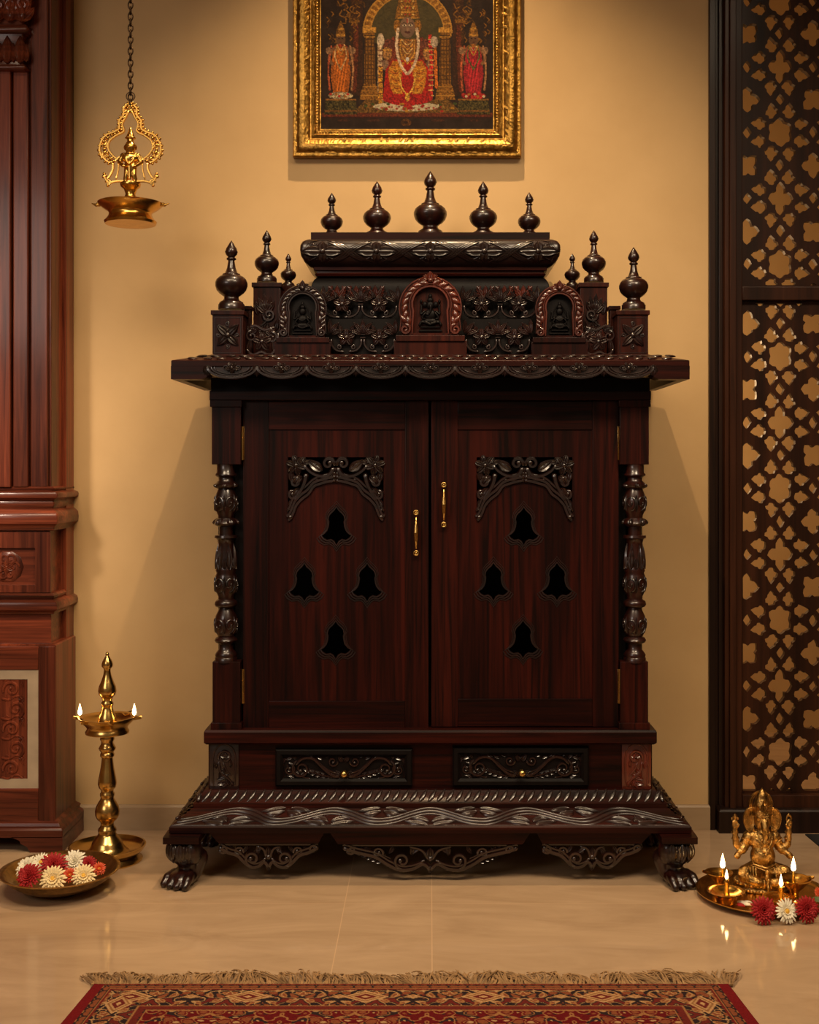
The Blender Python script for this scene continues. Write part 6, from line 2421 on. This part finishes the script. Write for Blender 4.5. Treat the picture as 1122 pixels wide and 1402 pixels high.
# loose petals on the tray
bm = bmesh.new()
Sp = lambda u, v, w: Vector((X(1018, 3.27) + u * .001, Yd(3.27) + v * .001, TZ + 0.004 + w))
for k, (u, v, a, L, W) in enumerate(((-6, 10, 10, 30, 9), (0, 0, -5, 30, 8), (-10, 22, 20, 26, 8), (4, 16, 0, 24, 7))):
    leaf(bm, Sp, u, v, a, L, W, 2.4, 10, px=0.0018, w0=0.001 * k)
tag(link_mesh('loose_petals', bm, M['white_petal'], angle=80), 'few loose white petals lying on the tray behind the red bloom', 'petals')
bm = bmesh.new()
leaf(bm, Sp, -16, 2, 25, 22, 12, 3.0, 10, px=0.0018)
tag(link_mesh('loose_petal', bm, M['red_petal'], angle=80), 'loose red petal lying on the tray beside the front left lamp', 'petals')
bm = bmesh.new()
Sq = lambda u, v, w: Vector((X(1112, 3.29) + u * .001, Yd(3.29) + v * .001, TZ + 0.012 + w))
leaf(bm, Sq, 0, 0, 35, 40, 22, 4.0, 10, px=0.0018); leaf(bm, Sq, 4, -10, -10, 40, 20, 4.0, 10, px=0.0018)
tag(link_mesh('green_leaves', bm, M['leaf_green'], angle=80), 'pair of green leaves at the right rim of the offering tray', 'leaf')

# =================================================================== ELEPHANT-HEADED IDOL
DI = 3.43
ki = DI / FPX
idol = thing('seated_idol', (X(1043, DI), Yd(DI), TZ), 'brass seated idol with elephant head, crown and four raised and bent arms on the tray', 'statue')
gx, gy = X(1043, DI), Yd(DI)
def G(u, py, w=0.0):       # u px right of the axis, py photo row, w metres forward
    return Vector((gx + u * ki, gy - w, max(Z(py, DI), 0.0)))
bm = bmesh.new()
# seat cushion and crossed legs
zb_ = TZ
blob(bm, G(0, 1207), (33 * ki, 0.052, 0.020), None, 20)
# belly, chest, shoulders
blob(bm, G(0, 1170, 0.014), (17 * ki, 0.032, 0.038), None, 20)
blob(bm, G(0, 1152, 0.008), (16.5 * ki, 0.027, 0.032), None, 20)
blob(bm, G(0, 1143, 0.002), (20 * ki, 0.022, 0.017), None, 20)
# head, forehead bosses, trunk
blob(bm, G(0, 1122, 0.010), (11.5 * ki, 0.025, 0.029), None, 20)
blob(bm, G(-4.5, 1116, 0.020), (6 * ki, 0.014, 0.013)); blob(bm, G(4.5, 1116, 0.020), (6 * ki, 0.014, 0.013))
chain_limb(bm, [G(0, 1121, 0.030), G(0, 1128, 0.038), G(0.5, 1136, 0.040), G(0, 1143, 0.039), G(-1.5, 1148, 0.043)], [0.0115, 0.0098, 0.0082, 0.0068, 0.0052])
for m_ in (1, -1):
    # tusks, thighs, shins, feet
    chain_limb(bm, [G(m_ * 4.5, 1129, 0.028), G(m_ * 6, 1134, 0.042)], [0.004, 0.002])
    chain_limb(bm, [G(m_ * 11, 1190, 0.010), G(m_ * 27, 1189, 0.034), G(m_ * 30, 1191, 0.040)], [0.027, 0.020, 0.016])
    chain_limb(bm, [G(m_ * 29, 1193, 0.040), G(m_ * 14, 1198, 0.060), G(m_ * 2, 1200, 0.056)], [0.016, 0.013, 0.011])
    # main upper arm and forearm
    chain_limb(bm, [G(m_ * 18, 1145, 0.002), G(m_ * 23, 1156, 0.000), G(m_ * 27, 1162, 0.008)], [0.0165, 0.0145, 0.0125])
    chain_limb(bm, [G(m_ * 27, 1162, 0.004), G(m_ * 35, 1155, 0.006), G(m_ * 36.5, 1143, 0.006), G(m_ * 37, 1134, 0.006)], [0.0125, 0.0098, 0.0085, 0.0075])
    # lower hand turned forward
    chain_limb(bm, [G(m_ * 27, 1161, 0.006), G(m_ * 33, 1166, 0.016), G(m_ * 35.5, 1168, 0.022)], [0.010, 0.0085, 0.0095])
    # palm of the raised hand with closed fingers
    blob(bm, G(m_ * 37, 1130, 0.006), (0.0085, 0.007, 0.0105))
    for q, (du, dv) in enumerate(((-3.0, -4.5), (-1, -6), (1.2, -6.2), (3.2, -4.8))):
        chain_limb(bm, [G(m_ * 37 + du * .8, 1129, 0.008), G(m_ * 37 + du, 1129 + dv, 0.009), G(m_ * 37 + du * .9, 1129 + dv * 1.35, 0.006)], [0.0030, 0.0028, 0.0022], 8)
    chain_limb(bm, [G(m_ * 33.5, 1131, 0.010), G(m_ * 32, 1127, 0.013)], [0.0030, 0.0024], 8)
body = fuse(bm, 0.0019, 2)
zmin = min(v.co.z for v in body.verts)
for v in body.verts:
    if v.co.z < TZ + 0.001:
        v.co.z = TZ + 0.001
link_mesh('body', body, M['brass_idol'], idol, angle=180)
# ears
for m_ in (1, -1):
    bm = bmesh.new()
    pts = [(9, 1108), (14, 1105), (20, 1107), (24.5, 1114), (25, 1123), (22, 1132), (17, 1138), (14, 1134), (11, 1128)]
    c = G(m_ * 15, 1121, -0.002)
    front, back = [], []
    cf = bm.verts.new(G(m_ * 15, 1120, 0.004)); cb = bm.verts.new(G(m_ * 15, 1121, -0.008))
    for u, v in catmull(pts, 3):
        front.append(bm.verts.new(G(m_ * u, v, 0.0105))); back.append(bm.verts.new(G(m_ * u, v, 0.000)))
    n = len(front)
    for i in range(n):
        j = (i + 1) % n
        bm.faces.new((front[i], front[j], cf)); bm.faces.new((back[i], back[j], cb)); bm.faces.new((front[i], front[j], back[j], back[i]))
    Se = lambda u, v, w: G(m_ * u, v, 0.008 + w)
    ridge(bm, Se, pts[:7], 1.1, 1.1, w0=0.002)
    for k in range(9):
        a = 1.6 - k * .42
        ridge(bm, Se, [(15.5 + 3 * math.cos(a), 1120 - 4 * math.sin(a)), (15.5 + 8 * math.cos(a), 1120 - 12 * math.sin(a))], 0.9, 0.6, smooth=False)
    link_mesh('ear', bm, M['brass_idol'], idol, angle=40)
# crown: band, tiers, halo and tip
bm = bmesh.new()
Cz = lambda py: Z(py, DI)
lathe(bm, [(12.6 * ki, Cz(1115)), (13.4 * ki, Cz(1113)), (12.6 * ki, Cz(1111.5)), (13.2 * ki, Cz(1109.5)), (12.2 * ki, Cz(1107)), (12.4 * ki, Cz(1105)), (11.4 * ki, Cz(1103.5)), (10.6 * ki, Cz(1098)), (8.6 * ki, Cz(1092)), (7.2 * ki, Cz(1089)), (7.6 * ki, Cz(1088)), (5.6 * ki, Cz(1085)), (2.8 * ki, Cz(1081)), (0, Cz(1077))], (gx, gy - 0.008, 0), 28)
S3 = lambda u, v, w: G(u, v, -0.006 + w)
for k in range(2):
    rr_ = 15.5 - k * 2.2
    pts = [(rr_ * math.cos(a), 1103 - (19 - 2 * k) * math.sin(a)) for a in np.linspace(-.5, PI + .5, 22)]
    ridge(bm, S3, pts, 1.5, 1.5, smooth=False, flat=1.4)
for k in range(17):
    a = -.35 + (PI + .7) * k / 16
    blob(bm, G(14.5 * math.cos(a), 1103 - 18.3 * math.sin(a), -0.006), 0.0028, None, 6)
Sk = lambda u, v, w: Vector((gx + 13 * ki * math.sin(u / 13), gy - 0.008 - (12.8 * ki) * math.cos(u / 13) - w, Z(v, DI)))
for k in range(-4, 5):
    knob(bm, Sk, k * 4.2, 1111, 1.3, seg=6)
    leaf(bm, Sk, k * 4.4, 1107, 90, 9, 4, 2, n=4)
leaf(bm, Sk, 0, 1106, 90, 15, 8, 3.5, n=5)
knob(bm, Sk, 0, 1098, 2.2, 3, 0.002)
link_mesh('crown', bm, M['brass_idol'], idol, angle=60)
# ornaments
bm = bmesh.new()
def wrapped(pts, r, out):
    P3 = [G(u, v, w + out) for u, v, w in pts]
    chain_limb(bm, P3, [r] * len(P3), 6)
for m_ in (1, -1):
    wrapped([(m_ * 13, 1138, .012), (m_ * 10.5, 1146, .030), (m_ * 5, 1156, .040), (0, 1162, .045)], 0.0024, 0.001)
    wrapped([(m_ * 9, 1137, .022), (m_ * 6, 1144, .034), (0, 1150, .036)], 0.0018, 0.001)
    for k in range(6):
        t = k / 5
        blob(bm, G(m_ * (12 - 11 * t), 1142 + 21 * t, 0.022 + 0.026 * math.sin(t * 1.5)), 0.0030, None, 6)
    for (u, v, r) in ((20.5, 1150, 0.0165), (25, 1159, 0.0145), (35.8, 1147, 0.0105), (36.8, 1139, 0.0095)):
        torus(bm, G(m_ * u, v, 0.003), r * 0.9, 0.0022, 'z', 18, 6, rot=Matrix.Rotation(m_ * (-0.5 if u < 30 else 0.1), 3, 'Y'))
    # folds of the robe over thighs and shins
    for k in range(5):
        wrapped([(m_ * (12 + k * 4.2), 1180 + k * .6, .030 + k * .004), (m_ * (13.5 + k * 4.2), 1188, .044 + k * .005), (m_ * (13 + k * 4), 1197, .052 + k * .003)], 0.0019, 0.004)
    torus(bm, G(m_ * 5, 1199, 0.061), 0.0105, 0.0022, 'x', 16, 6)
    # earrings hanging over the shoulders
    blob(bm, G(m_ * 12.5, 1133, 0.016), (0.004, 0.004, 0.007), None, 8)
wrapped([(-15, 1178, .034), (0, 1181, .050), (15, 1178, .034)], 0.0036, 0.0)
wrapped([(-14, 1181, .036), (0, 1184.5, .052), (14, 1181, .036)], 0.0022, 0.0)
# sash falling between the legs
for k, (u, v) in enumerate(((0, 1186), (-1, 1192), (1, 1197), (0, 1201), (0, 1205))):
    blob(bm, G(u, v, 0.060 + 0.003 * k), (0.007 - 0.0006 * k, 0.005, 0.010), None, 10)
blob(bm, G(0, 1163, 0.047), (0.005, 0.004, 0.006), None, 8)
blob(bm, G(-5.2, 1121, .0325), (0.0035, 0.002, 0.0022), None, 8); blob(bm, G(5.2, 1121, .0325), (0.0035, 0.002, 0.0022), None, 8)
ridge(bm, lambda u, v, w: G(u, v, 0.034 + w), [(-6, 1112), (0, 1114.5), (6, 1112)], 0.9, 0.9)
ridge(bm, lambda u, v, w: G(u, v, 0.034 + w), [(-5, 1115), (0, 1117.5), (5, 1115)], 0.8, 0.8)
link_mesh('ornaments', bm, M['brass_idol'], idol, angle=80)
# things held in the raised hands
bm = bmesh.new()
chain_limb(bm, [G(-37, 1124, .006), G(-37, 1116, .006), G(-37, 1113, .006)], [0.0035, 0.006, 0.001])
for k in range(4):
    blob(bm, G(-37 + (-4, -2, 2, 4)[k], 1120 + (0, -2, -2, 0)[k], .006), (0.0032, 0.003, 0.004), None, 8)
link_mesh('lotus_bud', bm, M['brass_idol'], idol, angle=80)
bm = bmesh.new()
torus(bm, G(37, 1120, .005), 0.0065, 0.0024, 'y', 18, 6, 1.5)
blob(bm, G(37, 1115, .005), (0.003, 0.003, 0.005), None, 8)
link_mesh('noose', bm, M['brass_idol'], idol, angle=80)
# double lotus base
bm = bmesh.new()
lathe(bm, [(0, TZ + .0006), (36 * ki, TZ + .0006), (37 * ki, TZ + .004), (35.5 * ki, TZ + .008), (33 * ki, TZ + .012), (36 * ki, TZ + .017), (37.5 * ki, TZ + .022), (36.0 * ki, TZ + .027), (0, TZ + .028)], (0, 0, 0), 44)
bm.transform(Matrix.Translation((gx, gy - 0.012, 0)) @ Matrix.Diagonal((1, 0.72, 1, 1)))
for k in range(26):
    a = 2 * PI * k / 26
    blob(bm, (gx + 36.5 * ki * math.cos(a), gy - 0.012 + 36.5 * ki * .72 * math.sin(a), TZ + 0.021), (0.0065, 0.006, 0.0055), None, 8)
    blob(bm, (gx + 36.5 * ki * math.cos(a + .12), gy - 0.012 + 36.5 * ki * .72 * math.sin(a + .12), TZ + 0.006), (0.0065, 0.006, 0.0045), None, 8)
link_mesh('lotus_base', bm, M['brass_idol'], idol, angle=70)

# =================================================================== RUG
yr0 = Yd(EYE * FPX / (1352 - VY))       # back edge
xr0, xr1 = X(126, yr0 + WALL), X(1001, yr0 + WALL)
LEN = 1.15
flare = 0.05
nx, ny = 620, 300
s = np.linspace(0, 1, nx)
# rows dense near the far edge
t = np.concatenate([np.linspace(0, 0.30, 190), np.linspace(0.305, LEN, ny - 190)])
SS, TT = np.meshgrid(s, t)
Wd = (xr1 - xr0)
Xr = xr0 + SS * Wd + (SS - 0.5) * 2 * flare * TT * 1.6
xw = SS * Wd
dl, dr_, dt = xw, Wd - xw, TT
dist = np.minimum(np.minimum(dl, dr_), dt)
along_ = np.where(dt <= np.minimum(dl, dr_), xw, TT)
acc = np.where(dt <= np.minimum(dl, dr_), dt, np.minimum(dl, dr_))
rim = np.minimum(dl, dr_)
DKR, RED, NAVY, CRM, TAN, RST = [np.array(lin(c)) for c in ((104, 16, 20), (96, 32, 26), (40, 28, 28), (176, 136, 92), (144, 98, 58), (122, 66, 40))]
colr = np.tile(DKR, (ny, nx, 1))


def setc(m, c): colr[m] = c


rr = np.random.RandomState(9)
def field(a, d, p, seed):
    """mirror-symmetric woven motifs along a, across d"""
    am = np.abs(((a / p) % 1.0) - 0.5) * p
    r = np.random.RandomState(seed)
    f = np.zeros(a.shape)
    for _ in range(9):
        kx, ky, ph = r.uniform(25, 190), r.uniform(40, 260), r.uniform(0, 6.3)
        f += np.cos(am * kx + ph) * np.cos(d * ky + ph * 2.1)
    return f / 3.0


setc(dist > 0.0, DKR)
side_w = 0.028
b0 = np.where(acc == dt, 0.006, side_w)         # plain red selvage, wide only at the sides
e = dist - np.where(rim < dt, side_w, 0.006)
inside_ = (rim > side_w) & (dt > 0.006)
e = np.minimum(rim - side_w, dt - 0.006)
al = np.where(dt - 0.006 < rim - side_w, xw, TT)
def band(a, b): return inside_ & (e >= a) & (e < b)
setc(band(0, 0.004), DKR); setc(band(0.0025, 0.004), RST)
m = band(0.004, 0.022)
setc(m, NAVY)
f = field(al, e, 0.042, 3)
setc(m & (f > 0.35), RED); setc(m & (f < -0.7), RST); setc(m & (np.abs(f) < .07), TAN)
setc(band(0.0225, 0.0245), TAN); setc(band(0.026, 0.029), RED)
m = band(0.029, 0.110)
setc(m, NAVY)
f = field(al, e, 0.16, 21)
g = field(al, e, 0.16, 22)
setc(m & (f > 0.42), RED); setc(m & (g > 0.35), TAN); setc(m & (g > 0.75), RST); setc(m & (np.abs(f) < 0.09), CRM * .85); setc(m & (g < -0.72), RST)
# medallions in the main border
am = (((al + 0.02) / 0.255) % 1.0 - 0.5) * 0.255
mr = np.abs(am) / 0.050 + np.abs(e - 0.066) / 0.030
setc(m & (mr < 1.0), CRM); setc(m & (mr < 0.82), TAN * .8); setc(m & (mr < 0.66), CRM * .9); setc(m & (mr < 0.5), RED); setc(m & (mr < 0.2), CRM)
setc(band(0.110, 0.114), TAN); m = band(0.114, 0.132); setc(m, RED)
f = field(al, e, 0.036, 31); setc(m & (f > .4), CRM * .8); setc(m & (f < -.5), NAVY)
setc(band(0.132, 0.136), TAN)
m = inside_ & (e >= 0.136)
setc(m, DKR * .75)
f = field(xw, TT, 0.30, 41); g = field(xw, TT, 0.30, 42)
setc(m & (f > .4), NAVY); setc(m & (np.abs(g) < .13), TAN); setc(m & (g > .6), RST); setc(m & (g < -.8), CRM * .8)
colr *= (0.80 + 0.35 * rr.rand(ny, nx, 1))
zr = np.full(SS.shape, 0.010) + 0.0006 * rr.rand(ny, nx)
edge = (TT < 0.004) | (SS < 0.004) | (SS > 0.996)
zr[edge] = 0.0012
Pr = np.stack([Xr, yr0 - TT, zr], -1)
rug = grid_mesh('pile', Pr, colr, M['rug'])
rugp = thing('fringed_rug', (0, yr0 - 0.3, 0), 'dark red patterned oriental rug with tan fringe in the foreground', 'rug')
rug.parent = rugp
rug.matrix_parent_inverse = abs_matrix(rugp).inverted()
for p_ in rug.data.polygons:
    p_.use_smooth = True
bm = bmesh.new()
rg = random.Random(8)
Lf = 0.082
x = xr0 - 0.005
while x < xr1 + 0.01:
    clump = 0.55 * math.sin(x * 21) + 0.5 * math.sin(x * 47 + 1) + 0.35 * math.sin(x * 9)
    L = Lf * rg.uniform(0.65, 1.0) * (1 + 0.16 * math.sin(x * 13))
    side = -0.28 + 0.55 * clump * (0.4 + 0.6 * (x - xr0) / Wd) + rg.uniform(-.35, .35)
    pts = []
    h = rg.uniform(0.002, 0.010) * (1.6 if abs(math.cos(x * 23)) > .9 else 1)
    for i in range(6):
        tt = i / 5
        pts.append(Vector((x + side * L * tt + 0.006 * math.sin(tt * 5 + x * 90), yr0 - 0.002 + L * tt * math.cos(side * .8), 0.0045 + h * math.sin(PI * tt) + 0.002 * (1 - tt))))
    r = rg.uniform(0.0013, 0.0021)
    rings = []
    for i, p in enumerate(pts):
        rad = r * (0.6 if i == 5 else 1)
        rings.append([bm.verts.new(p + Vector((rad * math.cos(a), 0, rad * math.sin(a)))) for a in (0, PI / 2, PI, 1.5 * PI)])
    for a, b in zip(rings, rings[1:]):
        for k in range(4):
            bm.faces.new((a[k], a[(k + 1) % 4], b[(k + 1) % 4], b[k]))
    x += rg.uniform(0.0017, 0.0030)
fo = link_mesh('fringe', bm, M['fringe'], rugp, angle=80)
fo['kind'] = 'stuff'
